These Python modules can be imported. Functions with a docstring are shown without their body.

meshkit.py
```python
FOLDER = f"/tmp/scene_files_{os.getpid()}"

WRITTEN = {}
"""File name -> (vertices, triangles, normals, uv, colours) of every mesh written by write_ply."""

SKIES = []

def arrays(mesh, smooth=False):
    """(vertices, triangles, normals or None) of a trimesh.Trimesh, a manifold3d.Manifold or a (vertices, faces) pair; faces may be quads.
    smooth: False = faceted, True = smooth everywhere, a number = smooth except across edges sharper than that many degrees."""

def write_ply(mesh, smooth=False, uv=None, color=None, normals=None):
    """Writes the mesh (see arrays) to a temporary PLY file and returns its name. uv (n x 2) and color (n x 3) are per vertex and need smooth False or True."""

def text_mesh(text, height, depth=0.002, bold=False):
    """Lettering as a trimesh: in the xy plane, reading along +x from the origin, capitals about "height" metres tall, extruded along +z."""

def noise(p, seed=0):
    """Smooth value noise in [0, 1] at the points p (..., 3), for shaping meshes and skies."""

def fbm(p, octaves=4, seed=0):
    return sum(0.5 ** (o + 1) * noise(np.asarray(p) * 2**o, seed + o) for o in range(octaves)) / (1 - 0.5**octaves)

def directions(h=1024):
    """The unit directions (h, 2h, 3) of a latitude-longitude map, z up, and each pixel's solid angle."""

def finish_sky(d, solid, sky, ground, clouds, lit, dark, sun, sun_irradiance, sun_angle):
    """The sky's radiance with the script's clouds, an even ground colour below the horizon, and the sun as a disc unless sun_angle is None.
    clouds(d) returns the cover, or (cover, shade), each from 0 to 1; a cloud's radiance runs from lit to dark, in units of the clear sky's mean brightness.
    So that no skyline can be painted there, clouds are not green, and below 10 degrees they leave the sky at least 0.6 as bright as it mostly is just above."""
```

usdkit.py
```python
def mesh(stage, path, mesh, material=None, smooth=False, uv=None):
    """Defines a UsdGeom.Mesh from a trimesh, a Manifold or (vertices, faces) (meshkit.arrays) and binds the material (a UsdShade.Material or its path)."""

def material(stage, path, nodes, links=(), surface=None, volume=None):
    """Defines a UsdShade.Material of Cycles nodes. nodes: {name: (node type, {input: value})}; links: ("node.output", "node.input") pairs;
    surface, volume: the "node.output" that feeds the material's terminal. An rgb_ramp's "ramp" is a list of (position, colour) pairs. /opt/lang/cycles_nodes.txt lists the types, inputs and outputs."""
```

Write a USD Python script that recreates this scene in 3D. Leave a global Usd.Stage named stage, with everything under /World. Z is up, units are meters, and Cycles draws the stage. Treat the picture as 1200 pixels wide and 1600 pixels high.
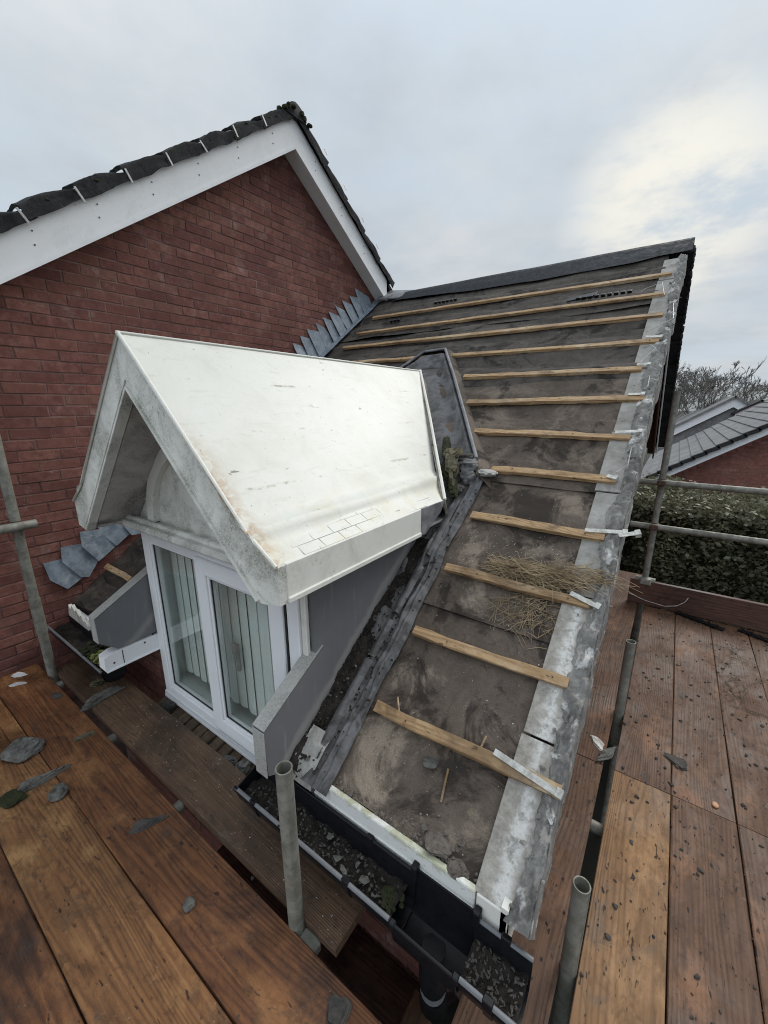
import math, random
import numpy as np, trimesh, usdkit, meshkit
from scipy.spatial import ConvexHull
from pxr import Usd, UsdGeom, UsdLux, UsdShade, Gf, Sdf

stage = Usd.Stage.CreateInMemory()
UsdGeom.SetStageUpAxis(stage, UsdGeom.Tokens.z)
UsdGeom.SetStageMetersPerUnit(stage, 1.0)
UsdGeom.Xform.Define(stage, '/World')
rng = random.Random(7)
nrg = np.random.default_rng(7)

# ------------------------------------------------------------------ camera, sky, sun
EXPOSURE = 0.72
cam = UsdGeom.Camera.Define(stage, '/World/camera')
cam.CreateHorizontalApertureAttr(36.0)
cam.CreateVerticalApertureAttr(48.0)
cam.CreateFocalLengthAttr(18.995)
cam.CreateExposureAttr(EXPOSURE)
cam.CreateClippingRangeAttr((0.05, 3000.0))
rv = np.array([1.76439371, 0.55800326, -0.43438817])          # world to camera (x right, y down, z forward)
th = np.linalg.norm(rv); kx, ky, kz = rv / th
K = np.array([[0, -kz, ky], [kz, 0, -kx], [-ky, kx, 0]])
Rm = np.eye(3) + math.sin(th) * K + (1 - math.cos(th)) * K @ K
rgt, up, back, eye = Rm[0], -Rm[1], -Rm[2], (0.0, 0.0, 1.573)
cam.AddTransformOp().Set(Gf.Matrix4d(*rgt, 0, *up, 0, *back, 0, *eye, 1))

SUN = np.array([0.20, 0.72, 0.67]); SUN /= np.linalg.norm(SUN)
SUN_INTENSITY, SUN_ANGLE, SKY_STRENGTH = 0.34, 35.0, 0.064


# ------------------------------------------------------------------ material helper
class G:
    def __init__(s):
        s.n, s.l, s.k = {}, [], 0

    def __call__(s, kind, **inp):
        s.k += 1
        name = f'{kind}_{s.k}'
        plain = {}
        for a, v in inp.items():
            if isinstance(v, str) and '.' in v and v.split('.')[0] in s.n:
                s.l.append((v, f'{name}.{a}'))
            else:
                plain[a] = v
        s.n[name] = (kind, plain)
        return name

    def pos(s):
        return s('geometry') + '.position'

    def map(s, v, scale=(1, 1, 1), loc=(0, 0, 0), rot=(0, 0, 0)):
        return s('mapping', vector=v, scale=scale, location=loc, rotation=rot) + '.vector'

    def noise(s, v, scale=1., detail=4., rough=.55, dist=0.):
        return s('noise_texture', vector=v, scale=scale, detail=detail, roughness=rough, distortion=dist) + '.fac'

    def mask(s, v, lo, hi, a=0., b=1.):
        return s('map_range', range_type='smoothstep', value=v, from_min=lo, from_max=hi, to_min=a, to_max=b, clamp=True) + '.result'

    def math(s, op, a, b=0.5, c=0.):
        return s('math', math_type=op, value1=a, value2=b, value3=c) + '.value'

    def mix(s, f, a, b, mode='mix'):
        return s('mix_color', blend_type=mode, fac=f, a=a, b=b) + '.result'

    def ramp(s, f, stops):
        return s('rgb_ramp', fac=f, ramp=stops) + '.color'

    def bump(s, h, strength=.3, dist=.01, normal=None):
        k = dict(height=h, strength=strength, distance=dist)
        if normal:
            k['normal'] = normal
        return s('bump', **k) + '.normal'

    def xyz(s, v):
        n = s('separate_xyz', vector=v)
        return n + '.x', n + '.y', n + '.z'

    def shifted(s, v, amount=31.):
        r = s('object_info') + '.random'
        m = s.math('multiply', r, amount)
        c = s('combine_xyz', x=m, y=m, z=m) + '.vector'
        return s('vector_math', math_type='add', vector1=v, vector2=c) + '.vector'

    def done(s, name, color, rough=.6, normal=None, **kw):
        inp = dict(base_color=color, roughness=rough, **kw)
        if normal:
            inp['normal'] = normal
        p = s('principled_bsdf', **inp)
        return usdkit.material(stage, '/World/Looks/' + name, s.n, s.l, surface=p + '.BSDF')


M = {}

# sky: single scattering sky behind a broken sheet of cloud
g = G()
d = g('texture_coordinate') + '.generated'
sky = g('sky_texture', sky_type='single_scattering', sun_disc=False, sun_elevation=float(math.asin(SUN[2])), sun_rotation=float(math.atan2(SUN[0], SUN[1])), vector=d) + '.color'
dx, dy, dz = g.xyz(d)
den = g.math('add', g.math('maximum', dz, 0.0), 0.16)
cl = g('combine_xyz', x=g.math('divide', dx, den), y=g.math('divide', dy, den), z=0.0) + '.vector'
n1 = g.noise(cl, 1.5, 7, .58, .1)
n2 = g.noise(g.map(cl, loc=(7.3, 2.1, 0)), 0.7, 5, .5, .0)
cloud = g.ramp(n1, [(0.28, (4.65, 5.05, 5.5)), (0.46, (5.35, 5.85, 6.3)), (0.60, (6.05, 6.4, 6.7)), (0.76, (6.8, 6.9, 6.95))])
n3 = g.noise(g.map(cl, loc=(2.7, 5.3, 0)), 1.0, 5, .55, .0)
cloud = g.mix(g.mask(n3, .42, .62, 0, .85), cloud, (5.45, 6.25, 7.0))                 # thin places where the blue comes through
glow = g('vector_math', math_type='dot_product', vector1=d, vector2=(-0.06, 0.944, 0.324)) + '.value'
gm = g.math('multiply', g.mask(glow, .980, .999), g.mask(g.noise(g.map(cl, loc=(1.3, .4, 0)), 2.3, 7, .62, .0), .34, .60))
cloud = g.mix(g.math('multiply', gm, .75), cloud, (9.6, 9.1, 7.9))
cover = g.mask(n2, .30, .60, .90, .99)
zen = g.math('multiply_add', g.math('power', g.math('maximum', dz, 0.0), 3.0), 1.1, 0.97)      # an overcast sky is brightest overhead
zc = g('combine_xyz', x=zen, y=zen, z=zen) + '.vector'
cloud = g('vector_math', math_type='multiply', vector1=cloud, vector2=zc) + '.vector'
col = g.mix(cover, sky, cloud)
bg = g('background_shader', color=col, strength=SKY_STRENGTH)
sky_mat = usdkit.material(stage, '/World/Looks/overcast_sky', g.n, g.l, surface=bg + '.background')
dome = UsdLux.DomeLight.Define(stage, '/World/sky')
UsdShade.MaterialBindingAPI.Apply(dome.GetPrim()).Bind(sky_mat)
dome.GetPrim().SetCustomDataByKey('kind', 'structure')

sun = UsdLux.DistantLight.Define(stage, '/World/sun')
sun.CreateIntensityAttr(SUN_INTENSITY); sun.CreateAngleAttr(SUN_ANGLE); sun.CreateNormalizeAttr(True)
sun.CreateColorAttr(Gf.Vec3f(1.0, .96, .90))
zz = SUN; xx = np.cross([0, 1, 0.3], zz); xx /= np.linalg.norm(xx); yy = np.cross(zz, xx)
sun.AddTransformOp().Set(Gf.Matrix4d(*xx, 0, *yy, 0, *zz, 0, 0, 0, 40, 1))


# ------------------------------------------------------------------ materials
def wood(name, axis, dark, mid, light, blot=(.45, .68), blotmix=.75, ring=62., rough=(.45, .78), speck=0., worn=None, spec=.4, grime=None, dash=(.66, .73), contrast=1.):
    g = G()
    p = g.shifted(g.pos())
    st = {'x': (1.1, 26, 26), 'y': (26, 1.1, 26)}[axis]
    ln = {'x': (.10, 1, 1), 'y': (1, .10, 1)}[axis]
    grain = g.noise(g.map(p, st), 2.4, 6, .65, .35)
    lump = g.noise(g.map(p, ln), 4.0, 2, .5)
    cross = g.xyz(p)[1 if axis == 'x' else 0]
    ph = g.math('multiply_add', lump, .42, cross)
    rr = g.math('multiply', ph, ring * 6.28)
    rings = g.math('multiply_add', g.math('sine', rr), .5, .5)
    rings = g.math('power', rings, 2.2)
    f = g.math('multiply_add', rings, .15 * contrast, g.math('multiply_add', grain, .70 * contrast, .46 - .38 * contrast))
    col = g.ramp(f, [(.18, light), (.42, mid), (.80, dark)])
    if worn:
        w = g.noise(g.map(p, {'x': (.55, 1, 1), 'y': (1, .55, 1)}[axis]), 4.5, 7, .68)
        col = g.mix(g.mask(w, .50, .68, 0, .8), col, worn)
    mo = g.noise(g.map(p, {'x': (.5, 1, 1), 'y': (1, .5, 1)}[axis], loc=(6, 2, 4)), 30., 7, .74, .8)
    col = g.mix(g.mask(mo, .48, .66, 0, .55), col, tuple(np.array(dark) * .9))
    b = g.noise(p, 2.6, 8, .70, .8)
    bm = g.mask(b, blot[0], blot[1])
    col = g.mix(g.math('multiply', bm, blotmix), col, tuple(np.array(dark) * .55))
    if grime:
        gr = g.noise(g.map(p, {'x': (.6, 1, 1), 'y': (1, .6, 1)}[axis], loc=(3, 9, 1)), 9., 6, .7, .8)
        col = g.mix(g.mask(gr, .56, .70, 0, .65), col, grime)
    sc = g.noise(g.map(p, {'x': (.5, 1.7, 1), 'y': (1.7, .5, 1)}[axis]), 46., 3, .5)
    col = g.mix(g.mask(sc, dash[0], dash[1], 0, .9), col, tuple(np.array(dark) * .3))
    cr = g.noise(g.map(p, {'x': (.7, 60, 60), 'y': (60, .7, 60)}[axis], loc=(2, 5, 8)), 1.6, 3, .5)
    col = g.mix(g.mask(cr, .70, .74, 0, .8), col, tuple(np.array(dark) * .35))
    dust = g.noise(g.map(p, loc=(8, 3, 2)), 16., 8, .78, 1.)
    col = g.mix(g.mask(dust, .60, .72, 0, .30), col, (.34, .28, .22))
    if speck:
        sp = g.noise(p, 150., 2, .5)
        col = g.mix(g.mask(sp, .70, .76, 0, speck), col, (.5, .48, .44))
    ro = g.mask(b, .35, .7, rough[1], rough[0])
    h = g.math('multiply_add', rings, .35, grain)
    nm = g.bump(h, .45, .004)
    M[name] = g.done(name, col, ro, nm, specular_ior_level=spec)


wood('deck_board_wood', 'x', (.040, .015, .0075), (.140, .053, .019), (.225, .097, .035), blot=(.50, .68), blotmix=.78, worn=(.27, .125, .047), grime=(.045, .032, .025), speck=.25, contrast=1.35)
wood('worn_board_wood', 'x', (.050, .021, .010), (.215, .098, .037), (.36, .185, .075), blot=(.48, .66), blotmix=.62, worn=(.42, .235, .095), grime=(.075, .052, .038), speck=.35)
wood('inner_board_wood', 'x', (.045, .028, .019), (.135, .078, .046), (.20, .118, .070), blot=(.42, .66), blotmix=.7, grime=(.13, .10, .075), speck=.7)
wood('side_board_wood', 'y', (.042, .022, .0135), (.122, .066, .040), (.190, .110, .070), blot=(.50, .76), blotmix=.55, worn=(.24, .122, .066), grime=(.055, .040, .032), rough=(.48, .8), spec=.35, ring=55, dash=(.645, .70))
wood('pale_side_board_wood', 'y', (.095, .050, .024), (.245, .137, .067), (.36, .215, .110), blot=(.55, .8), blotmix=.5, worn=(.44, .26, .13), grime=(.14, .10, .07), rough=(.5, .8), spec=.3, ring=60, dash=(.64, .70))
wood('toe_board_wood', 'x', (.028, .014, .010), (.092, .042, .031), (.14, .072, .055), rough=(.4, .7), grime=(.03, .02, .018))
wood('batten_wood', 'x', (.20, .112, .052), (.42, .275, .145), (.57, .415, .245), blot=(.50, .66), blotmix=.62, ring=90, worn=(.56, .45, .31), grime=(.11, .072, .042), rough=(.6, .85))


def brick(name, base, var, dark=.5):
    g = G()
    p = g.pos()
    r = g('object_info') + '.random'
    a = g.noise(p, 22., 6, .7)
    b = g.noise(p, 1.5, 7, .66)
    fine = g.noise(p, 190., 4, .8)
    col = g.mix(g.mask(a, .3, .7), tuple(np.array(base) * .62), var)
    col = g.mix(g.mask(r, 0, 1, 0, .65), col, tuple(np.array(base) * .60))
    col = g.mix(g.mask(b, .44, .64, 0, dark), col, tuple(np.array(base) * .40))
    eff = g.noise(g.map(p, loc=(4, 2, 8)), 5.5, 7, .75)
    col = g.mix(g.mask(fine, .50, .64, 0, .60), col, tuple(np.array(base) * .30))
    f3 = g.noise(g.map(p, loc=(9, 4, 1)), 150., 4, .8)
    col = g.mix(g.mask(f3, .56, .70, 0, .55), col, tuple(np.minimum(1, np.array(base) * 2.0)))
    d2 = g.noise(g.map(p, loc=(1, 7, 3)), 9., 7, .72)
    col = g.mix(g.mask(d2, .50, .68, 0, .55), col, tuple(np.array(base) * .45))
    col = g.mix(g.mask(eff, .54, .74, 0, .42), col, (.40, .31, .28))
    nm = g.bump(g.math('multiply_add', fine, .6, a), .55, .006)
    M[name] = g.done(name, col, .88, nm, specular_ior_level=.25)


brick('red_brick', (.258, .104, .082), (.305, .140, .112))
brick('plum_brick', (.212, .084, .071), (.258, .114, .096))
brick('pink_brick', (.278, .124, .098), (.31, .155, .126), .5)
brick('sill_brick', (.16, .115, .08), (.25, .19, .135), .7)


def stone(name, a, b, scale=30., rough=.9, extra=None, bump=.6, bd=.006, spec=.3, emask=(.55, .68), escale=9.):
    g = G()
    p = g.pos()
    n = g.noise(p, scale, 7, .68)
    m = g.noise(p, scale * .18, 4, .6)
    f = g.math('multiply_add', m, .5, g.math('multiply', n, .5))
    col = g.ramp(f, [(.36, a), (.64, b)])
    if extra:
        e = g.noise(g.map(p, loc=(5, 1, 3)), escale, 6, .65, .5)
        col = g.mix(g.mask(e, emask[0], emask[1]), col, extra)
    nm = g.bump(n, bump, bd)
    M[name] = g.done(name, col, rough, nm, specular_ior_level=spec)


stone('dark_mortar', (.040, .024, .021), (.30, .20, .175), 5.)
stone('verge_mortar', (.10, .094, .088), (.34, .328, .31), 22, extra=(.58, .57, .55), emask=(.55, .66), escale=11., bump=1., bd=.012)
stone('undercloak_board', (.20, .19, .172), (.40, .385, .36), 22, extra=(.13, .118, .105), emask=(.56, .74), escale=5.5, bump=.4)
g = G()
p = g.pos()
n = g.noise(p, 34., 7, .7)
col = g.ramp(n, [(.35, (.24, .22, .19)), (.65, (.42, .395, .355))])
px = g.xyz(p)[0]
wob = g.noise(p, 6., 6, .7)
band = g.math('add', g.math('absolute', g.math('add', px, .205)), g.math('multiply', g.math('subtract', wob, .5), -.13))
fine = g.noise(p, 48., 9, .80, .4)
lm = g.math('multiply', g.mask(band, .002, .036, 1, 0), g.mask(fine, .36, .54, .05, 1))
col = g.mix(g.math('multiply', lm, .85), col, (.66, .65, .63))
sm_ = g.noise(g.map(p, loc=(3, 8, 2)), 12., 8, .75, .5)
col = g.mix(g.mask(sm_, .52, .66, 0, .7), col, (.19, .18, .165))
M['limed_board'] = g.done('limed_board', col, .9, g.bump(n, .5, .005), specular_ior_level=.2)
stone('roof_tile_concrete', (.011, .011, .012), (.038, .037, .039), 40, extra=(.020, .027, .013), emask=(.55, .70), escale=8., bump=.8, bd=.012)
stone('grey_debris', (.060, .058, .054), (.22, .214, .198), 46, bump=1., bd=.01, extra=(.06, .055, .045), emask=(.52, .66), escale=30.)
stone('brown_debris', (.075, .062, .052), (.22, .19, .165), 60, bump=1., bd=.01)
stone('dark_debris', (.032, .029, .027), (.10, .090, .082), 60)
stone('soil', (.008, .0065, .0058), (.046, .038, .031), 70, bump=.9, bd=.012, extra=(.085, .078, .070), emask=(.66, .72), escale=46.)
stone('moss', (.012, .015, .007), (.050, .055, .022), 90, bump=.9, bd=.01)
stone('bright_moss', (.085, .105, .022), (.27, .30, .085), 120, bump=.9, bd=.01)
stone('mossy_tile', (.055, .048, .030), (.20, .165, .11), 40, extra=(.030, .038, .013), emask=(.48, .60), escale=24.)
stone('weathered_edge', (.10, .085, .068), (.34, .30, .25), 30, extra=(.045, .05, .025), emask=(.55, .66), escale=14.)
stone('far_roof_tile', (.115, .115, .118), (.225, .225, .23), 14, extra=(.10, .11, .085), emask=(.55, .75), escale=2.)
stone('far_brick', (.26, .10, .082), (.34, .15, .125), 5, bump=.2)
stone('mossy_soffit_block', (.28, .27, .25), (.47, .455, .43), 40)
stone('twig_bark', (.07, .052, .036), (.16, .125, .09), 60)
stone('bare_bark', (.085, .076, .068), (.17, .155, .14), 20)
stone('haze_grey_hill', (.20, .215, .215), (.27, .28, .28), .02, bump=0.)  # muted grey: distance haze is painted into the hill colour
stone('shade_dark_ground', (.006, .007, .005), (.012, .013, .009), 3.)  # near-black colour stands in for the shade below the scaffold deck
stone('straw', (.15, .105, .058), (.42, .325, .205), 60, bump=.1)
stone('brown_paint', (.055, .030, .022), (.095, .055, .042), 30, rough=.6, bump=.2)
stone('room_dark', (.10, .105, .10), (.13, .135, .13), 4, bump=0.)


def felt(name, a, b, pale, dark, pm=(.55, .72)):
    g = G()
    p = g.pos()
    n = g.noise(p, 1.7, 6, .66, .3)
    m = g.noise(p, 11., 8, .78, .4)
    fi = g.noise(p, 260., 3, .6)
    f = g.math('multiply_add', m, .45, g.math('multiply', n, .55))
    col = g.ramp(f, [(.38, a), (.60, b)])
    e = g.noise(g.map(p, loc=(3.1, 5.7, 2)), 2.9, 8, .72, .6)
    z = g.xyz(p)[2]
    lowm = g.mask(z, .3, 1.7, 1., .35)
    col = g.mix(g.math('multiply', g.mask(e, pm[0], pm[1], 0, .75), lowm), col, pale)
    e2 = g.noise(g.map(p, loc=(8.1, 1.7, 4)), 3.6, 7, .7, .8)
    col = g.mix(g.mask(e2, .50, .62, 0, .85), col, dark)
    e3 = g.noise(g.map(p, loc=(1.1, 4.7, 9)), 24., 6, .7, .6)
    col = g.mix(g.mask(e3, .58, .68, 0, .6), col, dark)
    sp = g.noise(p, 95., 2, .5)
    col = g.mix(g.mask(sp, .715, .75, 0, .7), col, (.42, .41, .39))
    col = g.mix(g.mask(fi, .3, .7, 0, .35), col, tuple(np.array(a) * .6))
    nm = g.bump(g.math('multiply_add', fi, .4, m), .5, .004)
    M[name] = g.done(name, col, .9, nm, specular_ior_level=.2)


felt('roofing_felt', (.066, .053, .043), (.172, .136, .110), (.42, .34, .265), (.025, .020, .017), (.50, .63))
felt('upper_roofing_felt', (.048, .042, .037), (.125, .110, .097), (.23, .205, .175), (.020, .018, .017))
felt('torn_felt', (.028, .024, .022), (.085, .070, .060), (.16, .13, .10), (.014, .012, .011))

# gel-coated dormer roof, weathered
g = G()
p = g.pos()
n = g.noise(p, 3.2, 7, .7, .5)
col = g.ramp(n, [(.25, (.50, .495, .43)), (.5, (.595, .595, .54)), (.8, (.64, .64, .60))])
sx = g.noise(g.map(p, (9., 1.6, 9.)), 3.2, 7, .72, .4)
col = g.mix(g.mask(sx, .55, .72, 0, .45), col, (.40, .40, .31))
px, py, pz = g.xyz(p)
ed = g.math('multiply', g.math('multiply', g.mask(py, .715, .80, 1, 0), g.mask(px, -1.6, -1.4)), g.mask(pz, 1.28, 1.58, .85, .08))
rn = g.noise(p, 26., 8, .75, .6)
col = g.mix(g.math('multiply', ed, g.mask(rn, .38, .60)), col, (.33, .175, .06))
for z0 in (1.30, 1.475, 1.66):
    ln_ = g.math('absolute', g.math('subtract', g.math('multiply_add', g.noise(p, 3., 3, .5), .03, pz), z0 + .015))
    gate = g.mask(g.noise(g.map(p, (1, .7, 1), loc=(z0 * 9, 0, 0)), 7., 6, .75), .52, .64)
    col = g.mix(g.math('multiply', g.mask(ln_, .0015, .007, .8, 0), gate), col, (.16, .14, .085))
low = g.mask(pz, 1.11, 1.30, 1, 0)
col = g.mix(g.math('multiply', low, g.mask(g.noise(p, 7., 7, .7, .5), .44, .66, 0, .55)), col, (.55, .47, .30))
sm = g.noise(g.map(p, (1, 1.4, 1), rot=(0, 0, .7)), 6., 8, .78, 1.4)
col = g.mix(g.mask(sm, .57, .70, 0, .42), col, (.36, .36, .32))
fi = g.noise(p, 70., 5, .75)
col = g.mix(g.mask(fi, .52, .72, 0, .22), col, (.36, .36, .30))
ck = g.noise(g.map(p, (5, 1.2, 5)), 7.5, 4, .6, .2)
col = g.mix(g.mask(ck, .69, .73, 0, .85), col, (.10, .095, .05))
sp = g.noise(p, 64., 2, .5)
col = g.mix(g.mask(sp, .73, .76, 0, .8), col, (.12, .10, .06))
M['dormer_gelcoat'] = g.done('dormer_gelcoat', col, .42, g.bump(g.noise(p, 30, 5, .6), .10, .004), specular_ior_level=.4)


def lichen(name, base, stain, amount, black=.6, lo=.46, hi=.62):
    g = G()
    p = g.pos()
    n = g.noise(p, 5., 7, .72, .5)
    f = g.noise(p, 120., 4, .7)
    h = g.noise(p, 75., 7, .8)
    f2 = g.noise(p, 170., 5, .8)
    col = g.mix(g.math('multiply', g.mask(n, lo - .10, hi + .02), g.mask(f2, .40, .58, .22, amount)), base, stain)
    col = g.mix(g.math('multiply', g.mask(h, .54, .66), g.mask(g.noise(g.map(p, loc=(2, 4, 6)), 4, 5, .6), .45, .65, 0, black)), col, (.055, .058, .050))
    M[name] = g.done(name, col, .62, g.bump(f, .15, .002), specular_ior_level=.35)


lichen('dormer_face', (.70, .69, .64), (.22, .23, .185), .92, .85, .47, .63)
lichen('dormer_fascia', (.72, .705, .65), (.33, .31, .25), .5, .5, .55, .72)
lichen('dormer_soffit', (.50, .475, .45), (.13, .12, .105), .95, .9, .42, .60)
lichen('white_upvc', (.80, .805, .825), (.55, .55, .53), .25, .10, .6, .8)
lichen('barge_upvc', (.74, .75, .755), (.45, .45, .42), .35, .3, .55, .75)
g = G()
p = g.pos()
n = g.noise(p, 4., 7, .65, .5)
st = g.noise(g.map(p, (7, 7, 1.1)), 3., 7, .7, .4)
fi = g.noise(p, 140., 4, .7)
py_, pz_ = g.xyz(p)[1:]
off = g.math('subtract', pz_, g.math('multiply', py_, .70))                # height above the roof line: tide mark of the old lead
tide = g.mask(g.math('absolute', g.math('add', g.math('add', off, .285), g.math('multiply', n, -.10))), .0, .045, .8, 0)
col = g.mix(n, (.125, .125, .131), (.185, .186, .192))
col = g.mix(g.mask(st, .54, .70, 0, .5), col, (.27, .265, .25))
col = g.mix(tide, col, (.27, .262, .25))
col = g.mix(g.mask(fi, .58, .7, 0, .4), col, (.09, .09, .092))
M['grey_render'] = g.done('grey_render', col, .75, g.bump(g.math('multiply_add', fi, .3, st), .4, .004), specular_ior_level=.3)
lichen('grey_render_edge', (.46, .455, .43), (.20, .20, .19), .8, .5, .40, .60)
g = G()
r_ = g('object_info') + '.random'
M['blind_fabric'] = g.done('blind_fabric', g.mix(r_, (.84, .885, .85), (.92, .94, .925)), .7)
lichen('room_white', (.60, .63, .61), (.5, .52, .5), .3, .0)

# fascia with algae along its upper edge
g = G()
p = g.pos()
pz = g.xyz(p)[2]
n = g.noise(p, 16., 7, .7, .6)
col = g.mix(g.mask(g.math('multiply_add', n, .10, pz), .306, .332, 0, .8), (.72, .72, .70), (.34, .34, .19))
col = g.mix(g.mask(g.noise(p, 60., 5, .7), .60, .70, 0, .5), col, (.20, .19, .14))
M['eaves_fascia'] = g.done('eaves_fascia', col, .4)


def metal(name, a, b, scale=20., rough=(.35, .6), metallic=.9, spots=None):
    g = G()
    p = g.pos()
    n = g.noise(p, scale, 7, .7, .3)
    col = g.mix(g.mask(n, .35, .65), a, b)
    if spots:
        col = g.mix(g.mask(g.noise(g.map(p, loc=(3, 1, 2)), scale * .45, 7, .72, .4), .56, .68, 0, .8), col, spots)
    M[name] = g.done(name, col, g.mask(n, .3, .7, rough[0], rough[1]), g.bump(n, .2, .002), metallic=metallic)


metal('galvanised_tube', (.255, .25, .22), (.14, .138, .115), 16, (.5, .75), .3, (.17, .145, .10))
metal('rusty_steel', (.12, .065, .04), (.06, .04, .032), 40, (.6, .85), .4)
metal('lead_sheet', (.12, .122, .130), (.25, .253, .262), 13, (.5, .75), .15, (.075, .070, .066))
metal('blue_lead', (.15, .185, .225), (.27, .315, .36), 15, (.45, .7), .15, (.40, .43, .46))
metal('dirty_lead', (.050, .047, .046), (.165, .163, .166), 11, (.55, .8), .1, (.034, .029, .026))
metal('aluminium_strip', (.46, .46, .455), (.29, .285, .27), 40, (.35, .6), .6)
metal('galvanised_clip', (.58, .57, .54), (.36, .35, .32), 40, (.5, .7), .3)


def plain(name, col, rough=.5, vary=.3, scale=30., **kw):
    g = G()
    p = g.pos()
    n = g.noise(p, scale, 5, .65)
    c = g.mix(n, tuple(np.array(col) * (1 - vary)), tuple(np.array(col) * (1 + vary)))
    M[name] = g.done(name, c, g.mask(n, .3, .7, rough * .8, min(1, rough * 1.2)), **kw)


plain('black_plastic', (.0045, .0047, .006), .36, specular_ior_level=.28)
plain('ridge_membrane', (.016, .019, .024), .7, specular_ior_level=.2)
plain('worn_rim', (.15, .155, .165), .42)
plain('rubber_gasket', (.012, .012, .012), .6)
plain('handle_plastic', (.33, .33, .33), .4)
plain('clear_wrap', (.55, .55, .56), .2)
plain('orange_crumb', (.50, .27, .15), .7)

g = G()
fc = g('layer_weight', blend=.5) + '.facing'
fr = g.math('multiply_add', g.math('power', fc, 4.5), .80, .022)
tr = g('transparent_bsdf', color=(.985, .995, .988)) + '.BSDF'
gl = g('glossy_bsdf', color=(1, 1, 1), roughness=.0) + '.BSDF'
mx = g('mix_closure', fac=fr, closure1=tr, closure2=gl) + '.closure'
M['window_glass'] = usdkit.material(stage, '/World/Looks/window_glass', g.n, g.l, surface=mx)


def leaf(name, a, b, c):
    g = G()
    p = g.pos()
    r = g('geometry') + '.random_per_island'
    n = g.noise(p, 1.5, 4, .6)
    col = g.ramp(g.math('multiply_add', n, .6, g.math('multiply', r, .5)), [(.2, a), (.55, b), (.9, c)])
    di = g('principled_bsdf', base_color=col, roughness=.5, specular_ior_level=.4) + '.BSDF'
    tl = g('translucent_bsdf', color=col) + '.BSDF'
    mx = g('mix_closure', fac=.25, closure1=di, closure2=tl) + '.closure'
    M[name] = usdkit.material(stage, '/World/Looks/' + name, g.n, g.l, surface=mx)


leaf('hedge_leaf', (.095, .093, .056), (.22, .215, .13), (.50, .465, .32))


# ------------------------------------------------------------------ mesh helpers
class MB:
    def __init__(s):
        s.v, s.f, s.n = [], [], 0

    def add(s, v, f):
        v, f = np.asarray(v, float), np.asarray(f, int)
        if f.shape[1] == 4:
            f = np.vstack([f[:, [0, 1, 2]], f[:, [0, 2, 3]]])
        s.v.append(v); s.f.append(f + s.n); s.n += len(v)
        return s

    def get(s):
        return np.vstack(s.v), np.vstack(s.f)


_cb = {}


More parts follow.
